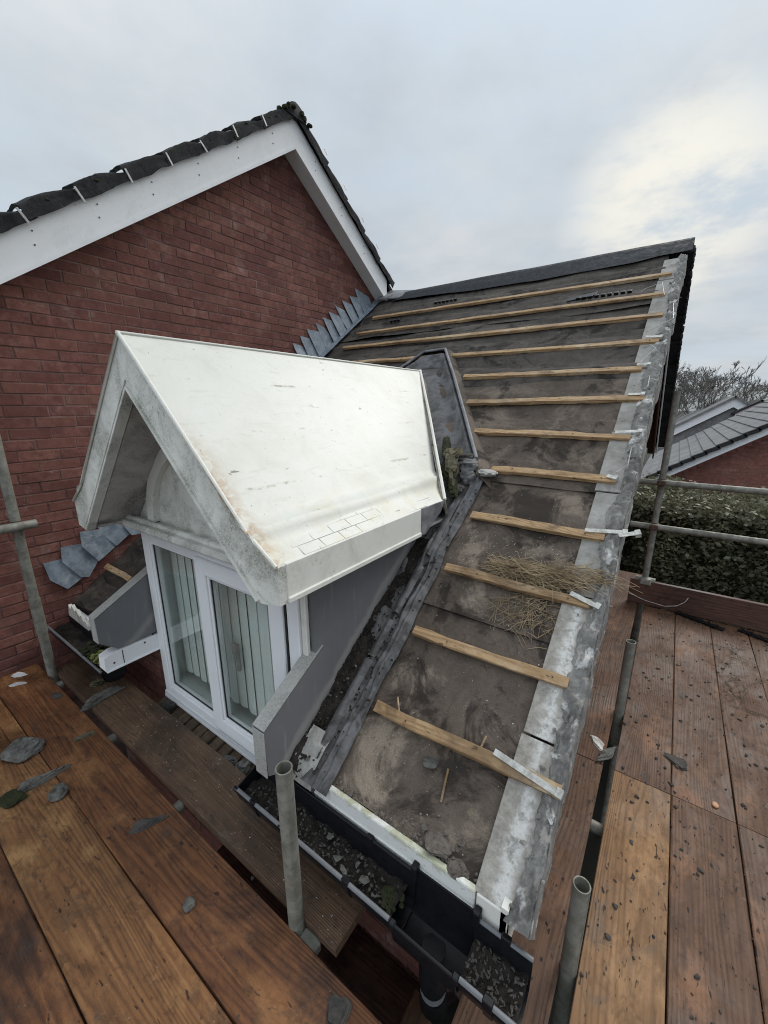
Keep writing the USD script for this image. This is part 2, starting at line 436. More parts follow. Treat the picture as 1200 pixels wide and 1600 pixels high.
def cbox(lo, hi, c=0.002, frame=None):
    """A box with chamfered edges. frame: 3x4 origin+axes, or None for world axes."""
    lo, hi = np.minimum(lo, hi).astype(float), np.maximum(lo, hi).astype(float)
    h = (hi - lo) / 2; m = (hi + lo) / 2
    c = min(c, .45 * h.min())
    if 'f' not in _cb:
        pts = []
        for sx in (-1, 1):
            for sy in (-1, 1):
                for sz in (-1, 1):
                    for k in range(3):
                        pts.append([sx * (1 if k == 0 else .8), sy * (1 if k == 1 else .8), sz * (1 if k == 2 else .8)])
        pts = np.array(pts); hull = ConvexHull(pts)
        f = hull.simplices.copy()
        for i, t in enumerate(f):
            a, b, d = pts[t]
            if np.dot(np.cross(b - a, d - a), a + b + d) < 0:
                f[i] = t[::-1]
        _cb['p'], _cb['f'] = pts, f
    p = np.where(np.abs(_cb['p']) > .9, np.sign(_cb['p']) * h, np.sign(_cb['p']) * (h - c)) + m
    if frame is not None:
        o, ax, ay, az = frame
        p = np.asarray(o) + p[:, :1] * np.asarray(ax) + p[:, 1:2] * np.asarray(ay) + p[:, 2:] * np.asarray(az)
    return p, _cb['f']


def frame(o, ax, upv=(0, 0, 1)):
    ax = np.asarray(ax, float); ax /= np.linalg.norm(ax)
    az = np.asarray(upv, float) - ax * np.dot(ax, upv); az /= np.linalg.norm(az)
    return (np.asarray(o, float), ax, np.cross(az, ax), az)


def tube(path, r, n=12, inner=None, cap=True):
    path = [np.asarray(p, float) for p in path]
    rs = r if np.ndim(r) else [r] * len(path)
    v, f, prev = [], [], None
    for i, p in enumerate(path):
        t = path[min(i + 1, len(path) - 1)] - path[max(i - 1, 0)]
        t /= np.linalg.norm(t)
        if prev is None:
            a = np.cross(t, [0.31, .2, 1] if abs(t[2]) < .9 else [1, .2, .1])
        else:
            a = prev - t * np.dot(prev, t)
        a /= np.linalg.norm(a); b = np.cross(t, a); prev = a
        for k in range(n):
            q = 2 * math.pi * k / n
            v.append(p + rs[i] * (math.cos(q) * a + math.sin(q) * b))
    m = len(path)
    for i in range(m - 1):
        for k in range(n):
            k2 = (k + 1) % n
            f.append((i * n + k, i * n + k2, (i + 1) * n + k2, (i + 1) * n + k))
    v = np.array(v); f = np.array(f)
    f3 = np.vstack([f[:, [0, 1, 2]], f[:, [0, 2, 3]]])
    if inner:
        vi = np.array([path[i // n] + (v[i] - path[i // n]) * inner / rs[i // n] for i in range(len(v))])
        fi = f3[:, ::-1] + len(v)
        ends = []
        for k in range(n):
            k2 = (k + 1) % n
            N = len(v)
            ends += [(k2, k, N + k), (k2, N + k, N + k2)]
            e = (m - 1) * n
            ends += [(e + k, e + k2, N + e + k2), (e + k, N + e + k2, N + e + k)]
        return np.vstack([v, vi]), np.vstack([f3, fi, ends])
    if cap:
        v = np.vstack([v, [path[0]], [path[-1]]]); c0, c1 = len(v) - 2, len(v) - 1
        e = (m - 1) * n
        caps = [(c0, (k + 1) % n, k) for k in range(n)] + [(c1, e + k, e + (k + 1) % n) for k in range(n)]
        f3 = np.vstack([f3, caps])
    return v, f3


def grid(fn, us, vs, keep=None):
    """fn(U, V) -> (..., 3). Faces only where keep(u mid, v mid)."""
    U, V = np.meshgrid(us, vs, indexing='ij')
    pts = fn(U, V).reshape(-1, 3)
    nu, nv = len(us), len(vs)
    i = np.arange(nu * nv).reshape(nu, nv)
    q = np.stack([i[:-1, :-1], i[1:, :-1], i[1:, 1:], i[:-1, 1:]], -1).reshape(-1, 4)
    if keep is not None:
        um = ((U[:-1, :-1] + U[1:, 1:]) / 2).ravel(); vm = ((V[:-1, :-1] + V[1:, 1:]) / 2).ravel()
        q = q[keep(um, vm)]
    return pts, np.vstack([q[:, [0, 1, 2]], q[:, [0, 2, 3]]])


def prism(poly, to3, t0, t1):
    """poly: 2D outline (simple). to3(p, t) -> 3D. Solid between t0 and t1."""
    from shapely.geometry import Polygon
    from shapely import geometry
    m = trimesh.creation.extrude_polygon(Polygon(poly), 1.0, engine='earcut')
    v = np.array(m.vertices)
    w = np.array([to3(p[:2], t0 + (t1 - t0) * p[2]) for p in v])
    f = np.array(m.faces)
    a = w[f]
    if np.einsum('ij,ij->', a[:, 0], np.cross(a[:, 1], a[:, 2])) < 0:
        f = f[:, ::-1]
    # orientation by signed volume about the centroid
    c = w.mean(0); b = w[f] - c
    if np.einsum('ij,ij->', b[:, 0], np.cross(b[:, 1], b[:, 2])) < 0:
        f = f[:, ::-1]
    return w, f


def slab(quad, n, t):
    """A thick plate: 3D outline (convex) extruded by t against n."""
    q = np.asarray(quad, float); n = np.asarray(n, float); n /= np.linalg.norm(n)
    k = len(q)
    v = np.vstack([q, q - n * t])
    f = []
    for i in range(1, k - 1):
        f += [(0, i, i + 1), (k, k + i + 1, k + i)]
    for i in range(k):
        j = (i + 1) % k
        f += [(i, k + i, k + j), (i, k + j, j)]
    f = np.array(f)
    c = v.mean(0); b = v[f] - c
    if np.einsum('ij,ij->', b[:, 0], np.cross(b[:, 1], b[:, 2])) < 0:
        f = f[:, ::-1]
    return v, f


_ico = {s: trimesh.creation.icosphere(subdivisions=s) for s in (0, 1, 2, 3)}


def rock(c, size, seed=0, sub=2, rot=0., amp=.35, freq=1.6):
    m = _ico[sub]
    v = np.array(m.vertices)
    d = meshkit.fbm(v * freq + seed * 7.13, 3, seed) - .5
    v = v * (1 + amp * 2 * d[:, None])
    v = np.sign(v) * np.abs(v) ** .8
    v = v * np.asarray(size) / 2
    co, si = math.cos(rot), math.sin(rot)
    v = v @ np.array([[co, si, 0], [-si, co, 0], [0, 0, 1]])
    return v + np.asarray(c), np.array(m.faces)


_hull = {}


def chip(c, size, seed=0, rot=0.):
    """An angular broken bit: the hull of a few random points."""
    k = seed % 60
    if k not in _hull:
        q = np.random.default_rng(k + 100)
        p = q.normal(size=(11, 3)); p /= np.linalg.norm(p, axis=1)[:, None]; p *= q.uniform(.75, 1.05, 11)[:, None]
        m = trimesh.Trimesh(p, ConvexHull(p).simplices, process=False)
        f = m.faces.copy()
        for i, t in enumerate(f):
            a, b, d_ = p[t]
            if np.dot(np.cross(b - a, d_ - a), a + b + d_) < 0:
                f[i] = t[::-1]
        _hull[k] = (p, f)
    p, f = _hull[k]
    v = p * np.asarray(size) / 2
    co, si = math.cos(rot), math.sin(rot)
    return v @ np.array([[co, si, 0], [-si, co, 0], [0, 0, 1]]) + np.asarray(c), f


_used = {}


def path(name, parent=None):
    base = str(parent.GetPath()) if parent else '/World'
    key = (base, name)
    k = _used.get(key, 0); _used[key] = k + 1
    return f'{base}/{name}' + (f'_{k:03d}' if k else '')


def tag(prim, label=None, cat=None, group=None, kind=None):
    for a, b in (('label', label), ('category', cat), ('group', group), ('kind', kind)):
        if b:
            prim.SetCustomDataByKey(a, b)
    return prim


def obj(name, mesh, mat, parent=None, smooth=False, label=None, cat=None, group=None, kind=None):
    if isinstance(mesh, MB):
        mesh = mesh.get()
    m = usdkit.mesh(stage, path(name, parent), mesh, M[mat], smooth)
    return tag(m.GetPrim(), label, cat, group, kind)


def thing(name, label, cat, group=None, loc=(0, 0, 0), rotz=0., parent=None):
    x = UsdGeom.Xform.Define(stage, path(name, parent))
    if any(loc) or rotz:
        x.AddTranslateOp().Set(Gf.Vec3d(*map(float, loc)))
        if rotz:
            x.AddRotateZOp().Set(float(math.degrees(rotz)))
    return tag(x.GetPrim(), label, cat, group)


def V(*a):
    return np.array(a, float)


# roof plane: x along the eaves, s up the slope, h above the rafters
PIT = math.radians(35)
E0, SV, NV = V(0, .889, .303), V(0, math.cos(PIT), math.sin(PIT)), V(0, -math.sin(PIT), math.cos(PIT))


def RP(x, s, h=0.):
    x, s, h = np.broadcast_arrays(np.asarray(x, float), np.asarray(s, float), np.asarray(h, float))
    return E0 + x[..., None] * V(1, 0, 0) + s[..., None] * SV + h[..., None] * NV


RF = (E0, V(1, 0, 0), SV, NV)      # the roof as a frame for cbox

# ------------------------------------------------------------------ ground and hill
obj('ground', grid(lambda a, b: np.stack([a, b, -2.85 + 0 * a], -1), np.linspace(-300, 300, 31), np.linspace(-100, 500, 31)), 'shade_dark_ground', smooth=True, kind='structure')
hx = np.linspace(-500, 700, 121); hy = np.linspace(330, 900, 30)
obj('hill', grid(lambda a, b: np.stack([a, b, -6 + 30 * np.clip((b - 330) / 160, 0, 1) ** .7 * (.45 + .75 * meshkit.fbm(np.stack([a / 160, b / 400, 0 * a], -1), 3, 3))], -1), hx, hy), 'haze_grey_hill', smooth=True, kind='structure')

# ------------------------------------------------------------------ the brick gable house on the left
WX = -3.235
house = thing('brick_house', 'red brick gable house with white bargeboards and dark mossy verge tiles, on the left', 'house')
RIDGE_Y, RIDGE_Z = 3.03, 4.02           # top of the bargeboards at the apex
SL = .688


def rake(y, below=0.):
    return RIDGE_Z - SL * abs(y - RIDGE_Y) - below


wallpoly = [(-1.2, -2.9), (4.55, -2.9), (4.55, rake(4.55, .10)), (RIDGE_Y, rake(RIDGE_Y, .10)), (-1.2, rake(-1.2, .10))]
wall = obj('wall', prism(wallpoly, lambda p, t: V(t, p[0], p[1]), WX - .22, WX - .0042), 'dark_mortar', house)


def brick_mesh(y0, y1, z0, z1, r, face=WX, axis='x', sgn=1):
    """A brick whose face looks along +x (axis x) or -y (axis y), with worn arrises."""
    j = lambda a: r.uniform(-a, a)
    d0 = face + sgn * j(.0018)
    c = .0028
    o = [(y0 - .001 + j(.0022), z0 - .001 + j(.0022)), (y1 + .001 + j(.0022), z0 - .001 + j(.0022)), (y1 + .001 + j(.0022), z1 + .001 + j(.0022)), (y0 - .001 + j(.0022), z1 + .001 + j(.0022))]
    i = [(o[0][0] + c, o[0][1] + c), (o[1][0] - c, o[1][1] + c), (o[2][0] - c, o[2][1] - c), (o[3][0] + c, o[3][1] - c)]
    lay = [(o, face - sgn * .03), (o, d0 - sgn * .003), (i, d0)]
    v = []
    for pts, d in lay:
        for a, b in pts:
            v.append((d, a, b) if axis == 'x' else (a, d, b))
    f = []
    for L in (0, 4):
        for k in range(4):
            k2 = (k + 1) % 4
            f.append((L + k, L + k2, L + 4 + k2, L + 4 + k))
    f.append((8, 9, 10, 11))
    f = np.array(f)
    if axis == 'y':
        f = f if sgn < 0 else f[:, ::-1]
    elif sgn < 0:
        f = f[:, ::-1]
    return np.array(v), f


r = random.Random(3)
cells = []
z = -.43
row = 0
while z < 4.0:
    y = -1.1 + (0.107 if row % 2 else 0) + r.uniform(-.010, .010)
    while y < 4.5:
        w = .2055 + r.uniform(-.004, .004)
        ym, zm = y + w / 2, z + .029
        if zm + .03 < rake(max(ym, ym + .1 if ym > RIDGE_Y else ym - .1), .10):
            cells.append((y, y + w, z, z + .0585))
        y += w + .0085
    z += .067
    row += 1
hide = [(1.43, 2.06), (5.51, 2.08), (5.3, 1.7), (3.0, .6), (1.01, .77), (.95, 1.0)]       # behind the dormer
from shapely.geometry import Polygon, Point
HP = Polygon(hide)


def prominence(c):
    ym, zm = (c[0] + c[1]) / 2, (c[2] + c[3]) / 2
    roofz = .303 + (ym - .889) * math.tan(PIT)
    if ym < .30 or HP.contains(Point(ym, zm)) or (ym > .9 and zm < roofz) or zm < -.2 or zm > rake(ym, .3):
        return -1
    if ym < .76 and zm > 2.1 + .68 * (ym - .78):
        return -1
    dist = math.sqrt(WX ** 2 + ym ** 2 + (zm - 1.57) ** 2)
    return (c[1] - c[0]) * 3.2 / dist ** 3


order = sorted(range(len(cells)), key=lambda i: -prominence(cells[i]))
single = [i for i in order[:298] if prominence(cells[i]) > 0]
chosen = set(single)
kinds = ['red_brick'] * 5 + ['plum_brick'] * 3 + ['pink_brick'] * 1
rest = {k: MB() for k in set(kinds)}
for i, c in enumerate(cells):
    m = brick_mesh(*c, r)
    big = meshkit.noise(np.array([c[0] * 1.3, c[2] * 1.6, 2.2]), 5)
    k = r.choice(kinds + (['plum_brick'] * 5 if big > .55 else []) + (['pink_brick'] * 3 if big < .35 else []))
    if i in chosen:
        obj('brick', m, k, wall)
    else:
        rest[k].add(*m)
for k in rest:
    if rest[k].n:
        tag(obj('brickwork', rest[k], k, wall), kind='stuff')

# bargeboards, soffits
BX0, BX1 = -3.115, -3.090
for sgn, ye in ((-1, -1.5), (1, 4.44)):
    A, B = V(0, RIDGE_Y, RIDGE_Z - .03), V(0, ye, rake(ye, .03))
    dep = .235
    quad = [(A[1], A[2]), (B[1], B[2]), (B[1], B[2] - dep), (A[1], A[2] - dep)]
    bb = obj('bargeboard', prism(quad, lambda p, t: V(t, p[0], p[1]), BX0, BX1), 'barge_upvc', house)
    quad2 = [(A[1], A[2] - dep + .022), (B[1], B[2] - dep + .022), (B[1], B[2] - dep - .004), (A[1], A[2] - dep - .004)]
    obj('bead', prism(quad2, lambda p, t: V(t, p[0], p[1]), BX0 - .004, BX1 + .008), 'barge_upvc', bb)
    quad3 = [(A[1], A[2] - dep + .012), (B[1], B[2] - dep + .012), (B[1], B[2] - dep + .001), (A[1], A[2] - dep + .001)]
    obj('soffit', prism(quad3, lambda p, t: V(t, p[0], p[1]), WX + .002, BX0 - .006), 'barge_upvc', house)
    # screw caps
    for q in range(6):
        yy = RIDGE_Y + sgn * (.25 + q * .36)
        if (sgn > 0 and yy > 4.3):
            break
        for dd in (.06, .13):
            c = V(BX1 + .001, yy, rake(yy, .03 + dd))
            obj('screw_cap', rock(c, (.006, .010, .010), q, 0), 'rusty_steel', bb)
# roof slopes and verge tiles
for sgn, ye in ((-1, -1.7), (1, 4.75)):
    quad = [(RIDGE_Y, RIDGE_Z + .02), (ye, rake(ye, -.02)), (ye, rake(ye, .03)), (RIDGE_Y, RIDGE_Z - .028)]
    obj('roof_slope', prism(quad, lambda p, t: V(t, p[0], p[1]), -9.0, -3.12), 'roof_tile_concrete', house)
    nt = 12 if sgn < 0 else 5
    uu = V(0, sgn, -SL); uu /= np.linalg.norm(uu)
    nn = V(0, sgn * SL, 1); nn /= np.linalg.norm(nn)
    top = V(0, RIDGE_Y, RIDGE_Z)
    for k in range(nt):
        s0, s1 = .06 + k * .345, .06 + (k + 1) * .345 + .05

        def vt(a, b, k=k):          # a along the slope (0..1), b round the section
            S = s0 + (s1 - s0) * a
            lift = .006 + .036 * a + .020 * np.sin(np.pi * np.clip(a, 0, 1)) ** 2
            prof = np.clip(b, 0, 1)
            X = np.where(b < .5, -3.25 + (b / .5) * (.19), -3.06)
            H = np.where(b < .5, lift + .012 * np.sin(b / .5 * np.pi), lift * (1 - (b - .5) / .5) - .036 * (b - .5) / .5)
            ns = meshkit.fbm(np.stack([S * 9 + 3 * k, b * 6, 0 * S + sgn], -1), 3, 4) - .5
            P = top + X[..., None] * V(1, 0, 0) + S[..., None] * uu + (H + ns * .022)[..., None] * nn
            P = P + (ns * .016)[..., None] * V(1, 0, 0)
            return P
        v, f = grid(vt, np.linspace(0, 1, 14), np.linspace(0, 1, 13))
        # closed tail
        mb = MB().add(v, f)
        tail = v.reshape(14, 13, 3)[-1]
        c = tail.mean(0)
        mb.add(np.vstack([tail, tail - nn * .02]), [(i, i + 1, i + 14, i + 13) for i in range(12)])
        obj('verge_tile', mb, 'roof_tile_concrete', house, smooth=True)
v, f = tube([(-9, RIDGE_Y, RIDGE_Z - .065), (-6, RIDGE_Y, RIDGE_Z - .065), (-3.3, RIDGE_Y, RIDGE_Z - .065), (-3.17, RIDGE_Y, RIDGE_Z - .065), (-3.05, RIDGE_Y, RIDGE_Z - .065)], [.115] * 5, 20)
v = v + (meshkit.fbm(v * 12, 3, 8)[:, None] - .5) * .03 * V(0, 1, 1)
v[:, 2] = np.maximum(v[:, 2], RIDGE_Z - .055)
obj('ridge_tile', (v, f), 'roof_tile_concrete', house, smooth=True)
mo = MB()
for q in range(60):
    yy = RIDGE_Y + r.uniform(-.14, .16)
    mo.add(*rock(V(-3.06 + r.uniform(-.1, .02), yy, RIDGE_Z + .035 - .5 * abs(yy - RIDGE_Y) + r.uniform(-.02, .01)), V(1, 1, .7) * r.uniform(.02, .05), q, 1))
for q in range(46):
    yy = r.uniform(.4, 2.9)
    mo.add(*rock(V(-3.07 + r.uniform(-.03, .012), yy, rake(yy) + .030 + r.uniform(-.02, .012)), V(1, 1, .5) * r.uniform(.010, .028), q, 1))
tag(obj('moss', mo, 'moss', house, smooth=True), kind='stuff')
for (ya, za), (yb, zb) in [((.916, 2.588), (.959, 2.539)), ((1.212, 2.791), (1.254, 2.738)), ((1.515, 2.995), (1.548, 2.944)), ((1.797, 3.196), (1.833, 3.147)), ((2.064, 3.377), (2.111, 3.338)), ((2.355, 3.599), (2.388, 3.549)), ((2.643, 3.797), (2.679, 3.748))]:
    a, b = V(-3.045, ya, za + .012), V(-3.037, yb, zb - .004)
    mb = MB().add(*cbox((0, -.0065, -.002), (np.linalg.norm(b - a), .0065, .002), .0008, frame(a, b - a, (1, 0, 0))))
    obj('verge_clip', mb, 'aluminium_strip', house)
for yy in (3.35, 3.62, 3.9, 4.16):
    a = V(-3.05, yy + .02, rake(yy) + .085)
    obj('verge_clip', MB().add(*cbox((0, -.008, -.002), (.05, .008, .002), .0008, frame(a, V(.2, .5, -.8), (1, 0, 0)))), 'aluminium_strip', house)
# lead flashings let into the brick courses
low = [[(.743, .573), (.839, .573), (.924, .441), (.823, .393), (.754, .47)],
       [(.847, .653), (.962, .647), (1.03, .536), (.946, .433), (.913, .445), (.838, .569)],
       [(.968, .729), (1.079, .719), (1.156, .606), (1.029, .531), (.961, .643)],
       [(1.083, .746), (1.201, .756), (1.266, .67), (1.156, .606), (1.086, .712)],
       [(1.226, .75), (1.287, .72), (1.323, .651), (1.269, .655)]]
upp = [[(3.03, 2.151), (3.127, 2.139), (3.177, 2.067), (3.055, 2.064)], [(3.134, 2.231), (3.223, 2.226), (3.322, 2.072), (3.2, 2.061)],
       [(3.229, 2.308), (3.368, 2.306), (3.47, 2.166), (3.338, 2.097)], [(3.373, 2.38), (3.469, 2.358), (3.582, 2.26), (3.475, 2.175)],
       [(3.482, 2.455), (3.574, 2.445), (3.68, 2.312), (3.583, 2.268)], [(3.573, 2.524), (3.695, 2.511), (3.826, 2.406), (3.691, 2.33)],
       [(3.694, 2.6), (3.8, 2.585), (3.914, 2.486), (3.826, 2.415)], [(3.802, 2.676), (3.921, 2.664), (4.04, 2.573), (3.929, 2.493)],
       [(3.924, 2.747), (4.025, 2.758), (4.141, 2.638), (4.04, 2.573)], [(4.028, 2.842), (4.254, 2.809), (4.29, 2.701), (4.141, 2.633)]]
for grp in (low, upp):
    for k, poly in enumerate(grp):
        pl = np.array(poly)
        zt, zb = pl[:, 1].max(), pl[:, 1].min()
        mp = MB()
        m = trimesh.creation.extrude_polygon(Polygon(pl).buffer(.012 if grp is low else .018, join_style=2), 1.0, engine='earcut')
        m = m.subdivide_to_size(.05) if False else trimesh.Trimesh(*trimesh.remesh.subdivide_to_size(m.vertices, m.faces, .06))
        v = np.array(m.vertices)
        t = np.clip((zt - v[:, 1]) / max(zt - zb, .01), 0, 1)
        out = .004 + .028 * t ** 1.4 + .004 * (k % 3) + .006 * (meshkit.noise(np.stack([v[:, 0] * 14, v[:, 1] * 14, 0 * t + k], -1), 2) - .5)
        w = np.stack([WX + out + .003 * v[:, 2], v[:, 0], v[:, 1]], -1)
        obj('step_flashing', (w, np.array(m.faces)), 'blue_lead', house, smooth=40)
# apron of lead under the steps and the saddle where the two roofs meet
obj('lead_apron', grid(lambda a, b: RP(-3.23 + a, b, .05 - a * .15 + .012 * (meshkit.fbm(np.stack([a * 9, b * 5, 0 * a], -1), 3, 2) - .5)), np.linspace(0, .09, 6), np.linspace(2.45, 4.3, 60)), 'blue_lead', house, smooth=True)
obj('lead_saddle', MB().add(*slab([V(-3.14, 4.30, 2.80), V(-2.86, 4.36, 2.79), V(-2.74, 4.50, 2.88), V(-3.12, 4.56, 2.94)], V(0, -.3, 1), .012)), 'lead_sheet', house)

# ------------------------------------------------------------------ the house whose roof is stripped
main = thing('stripped_house', 'house with its roof tiles stripped off, bare felt and timber battens showing', 'house')
WY = .96                                  # front wall face
EAVE_S = -.10


def dormer_hole(x, s):
    dxx = np.abs(x + 1.64)
    return (dxx < .60) & (s < 2.62 - 2.30 * dxx)


def felt_h(x, s, seed, upper):
    n = meshkit.fbm(np.stack([x * 1.4, s * 7.0, 0 * x + seed], -1), 4, seed)
    m = meshkit.fbm(np.stack([x * 7, s * 7, 0 * x + seed], -1), 3, seed + 4)
    sag = np.sin((s - .23) / .3325 * 2 * np.pi + .8 + 1.1 * np.sin(x * 2.3 + seed)) * .5
    rid = np.abs(meshkit.fbm(np.stack([x * .9 + .25 * s, s * 11, 0 * x + seed + 9], -1), 3, seed) - .5)
    return .016 * (n - .5) + .008 * (m - .5) + upper * (.017 * sag - .075 * rid + .014)


bands = [(-.071, .735, 0, 'roofing_felt'), (.70, 1.535, .25, 'roofing_felt'), (1.495, 2.47, .7, 'roofing_felt'), (2.43, 3.42, 1., 'upper_roofing_felt'), (3.38, 4.40, 1., 'upper_roofing_felt')]
for k, (s0, s1, uppr, mat) in enumerate(bands):
    def fh(x, s, k=k, s0=s0, uppr=uppr):
        edge = np.exp(-((s - s0) / .035) ** 2)
        ragged = .018 * (meshkit.fbm(np.stack([x * 3, 0 * x, 0 * x + k], -1), 3, 12) - .5)
        return RP(x, s + np.where(s < s0 + .04, ragged, 0), .002 + (0 if k == 0 else .005 * edge) + felt_h(x, s, k, uppr) + .0035 * k * 0)
    us = np.linspace(-3.22, -.245, 170); vs = np.arange(s0, s1 + .001, .016)
    left_lo = [(-3.22, -2.24), (-.87, -.245)]
    obj('felt_sheet', grid(fh, us, vs, keep=lambda x, s: ~dormer_hole(x, s) & ~((x < -2.24) & (s < 1.0))), mat, main, smooth=True)
# the torn patch left of the dormer
obj('torn_felt', grid(lambda x, s: RP(x, s, .002 + .03 * (meshkit.fbm(np.stack([x * 6, s * 14, 0 * x], -1), 4, 21) - .5)), np.linspace(-3.22, -2.25, 60), np.linspace(-.06, 1.02, 80)), 'torn_felt', main, smooth=True)
obj('torn_felt', grid(lambda x, s: RP(x, s + .03 * np.sin(x * 9), .022 + .05 * (meshkit.fbm(np.stack([x * 8, s * 9, 0 * x], -1), 4, 33) - .5)), np.linspace(-3.15, -2.4, 40), np.linspace(-.02, .17, 22)), 'torn_felt', main, smooth=True)
# rafters' boarding below so that nothing shows through
deck = MB()
deck.add(*slab([RP(-.86, -.07, -.02), RP(-.2, -.07, -.02), RP(-.2, 4.38, -.02), RP(-.86, 4.38, -.02)], NV, .03))
deck.add(*slab([RP(-3.22, -.1, -.02), RP(-2.26, -.1, -.02), RP(-2.26, 4.38, -.02), RP(-3.22, 4.38, -.02)], NV, .03))
deck.add(*slab([RP(-2.26, 2.7, -.02), RP(-.86, 2.7, -.02), RP(-.86, 4.38, -.02), RP(-2.26, 4.38, -.02)], NV, .03))
obj('roof_boarding', deck, 'torn_felt', main)

bat = [(-2.99, 3.845, -.191, 3.818), (-2.99, 3.491, -.198, 3.496), (-2.99, 3.196, -.18, 3.182), (-3.06, 2.878, -.164, 2.84), (-1.349, 2.53, -.215, 2.527), (-1.195, 2.205, -.161, 2.229),
       (-1.023, 1.899, -.181, 1.887), (-.799, 1.577, -.193, 1.574), (-.786, 1.231, -.18, 1.224), (-.785, .899, -.171, .888), (-.785, .559, -.174, .563), (-.788, .224, -.121, .241), (-3.2, .235, -2.82, .228)]
for k, (x0, s0, x1, s1) in enumerate(bat):
    a, b = RP(x0, s0, .012 + .003), RP(x1, s1, .012 + .003)
    n = 16
    us = np.linspace(0, 1, n + 1)
    L = np.linalg.norm(b - a)
    fr = frame(a, b - a, NV)
    # a sawn lath, slightly bowed and worn: four long faces
    v = []
    hw = .0185 + .001 * (k % 3)
    sec = [(-hw, 0), (hw, 0), (hw, .0195), (hw - .0018, .0218), (-hw + .0018, .0218), (-hw, .0195)]
    for u in us:
        bow = .004 * math.sin(u * 3 + k) * math.sin(math.pi * u)
        for i, (yy, zz_) in enumerate(sec):
            j = .0024 * (meshkit.noise(np.array([u * L * 14, i * 3., k * 5.]), 3) - .5) * 2
            o = fr[0] + fr[1] * u * L + fr[2] * (yy + bow + j) + fr[3] * (zz_ + j)
            v.append(o)
    f = []
    m6 = len(sec)
    for i in range(n):
        for q in range(m6):
            q2 = (q + 1) % m6
            f.append((i * m6 + q, (i + 1) * m6 + q, (i + 1) * m6 + q2, i * m6 + q2))
    f = np.array(f)
    f3 = np.vstack([f[:, [0, 1, 2]], f[:, [0, 2, 3]]])
    caps = [(0, q, q + 1) for q in range(1, m6 - 1)] + [(n * m6, n * m6 + q + 1, n * m6 + q) for q in range(1, m6 - 1)]
    bo = obj('batten', (np.array(v), np.vstack([f3, caps])[:, ::-1]), 'batten_wood', main)
    for u in np.arange(.12, L - .03, .45):
        c = fr[0] + fr[1] * (u + .04 * math.sin(k * 7 + u * 9)) + fr[3] * .024 + fr[2] * .006 * math.sin(k + 5 * u)
        obj('nail', rock(c, (.007, .007, .004), k, 0), 'rusty_steel', bo)

# verge: undercloak strips, limed lower end, rough mortar bed
ends = [-.085, .36, .92, 1.50, 1.95, 2.55, 3.2, 3.75, 4.12]
for k in range(len(ends) - 1):
    s0, s1 = ends[k] + .004, ends[k + 1] - .004
    mat = 'limed_board' if k < 2 else 'undercloak_board'
    w = .004 * ((k * 7) % 3 - 1)
    obj('undercloak_strip', MB().add(*cbox((-.268 + w, s0, .012), (-.135, s1, .018 + .0025 * (k % 2)), .0015, RF)), mat, main)


def mort(x, s):
    n = meshkit.fbm(np.stack([x * 4, s * 26, 0 * x], -1), 5, 41)
    inner = -.180 + .012 * (meshkit.fbm(np.stack([0 * x, s * 11, 0 * x], -1), 3, 48) - .5) * 2 + .009 * (meshkit.noise(np.stack([0 * x, s * 75, 0 * x], -1), 49) - .5) + .03 * (meshkit.fbm(np.stack([0 * x, s * 3.1, 0 * x], -1), 4, 43) - .5) * 2
    outer = -.112 + .009 * (meshkit.fbm(np.stack([0 * x, s * 7, 0 * x + 3], -1), 4, 44) - .5) * 2
    X = inner + (outer - inner) * np.clip(x, 0, 1)
    prof = np.sin(np.clip(x, 0, 1) * np.pi * .8) ** .5
    H = .013 + prof * .036 * np.clip(n * 1.9 - .35, .05, 1.2)
    H = np.where(x > .93, -.06 - .03 * n, H)
    H = np.where(x < .001, .012, H)
    return RP(X, s, H)


obj('mortar_bed', grid(mort, np.array([0, .06, .15, .25, .35, .45, .55, .65, .75, .85, .92, .97, 1.0]), np.linspace(-.10, 4.14, 620)), 'verge_mortar', main, smooth=True)
mb = MB()
for q in range(120):
    s = r.uniform(-.08, 4.1); x = r.gauss(-.150, .020)
    mb.add(*chip(RP(x, s, .028), V(1, 1, .6) * r.uniform(.006, .026), q, r.uniform(0, 3)))
tag(obj('mortar_lumps', mb, 'verge_mortar', main), kind='stuff')
# galvanised tile clips and bent wires left at the verge
clips = [(-.33, .262, -.115, .232, .036), (-.245, .91, -.135, .875, .036), (-.26, 1.235, -.10, 1.255, .037), (-.13, 1.232, -.055, 1.262, .04), (-.235, 1.585, -.19, 1.57, .037), (-.255, 1.915, -.135, 1.925, .037), (-.245, 2.25, -.165, 2.248, .037),
         (-.245, 2.56, -.175, 2.55, .037), (-.24, 2.88, -.15, 2.86, .037)]
for x0, s0, x1, s1, h in clips:
    a, b = RP(x0, s0, h + .004), RP(x1, s1, h + .007)
    L = np.linalg.norm(b - a); fr = frame(a, b - a, NV)
    mb = MB().add(*cbox((0, -.010, 0), (L, .010, .0022), .0008, fr)).add(*cbox((L - .02, -.010, -.018), (L, .016, .004), .001, fr))
    obj('tile_clip', mb, 'galvanised_clip', main)
wires = [[(-.36, 3.60), (-.34, 3.63), (-.235, 3.64), (-.20, 3.42)], [(-.165, 3.33), (-.135, 3.30), (-.115, 3.06), (-.24, 2.92)], [(-.255, 2.78), (-.205, 2.79), (-.17, 2.71), (-.23, 2.55)], [(-.21, 2.42), (-.165, 2.43), (-.16, 2.30), (-.175, 2.28)], [(-.19, 1.80), (-.165, 1.80), (-.16, 1.65), (-.20, 1.60)]]
for w in wires:
    obj('bent_wire', tube([RP(x, s, .035 + .02 * math.sin(5 * x + i)) for i, (x, s) in enumerate(w)], .0026, 6), 'aluminium_strip', main)

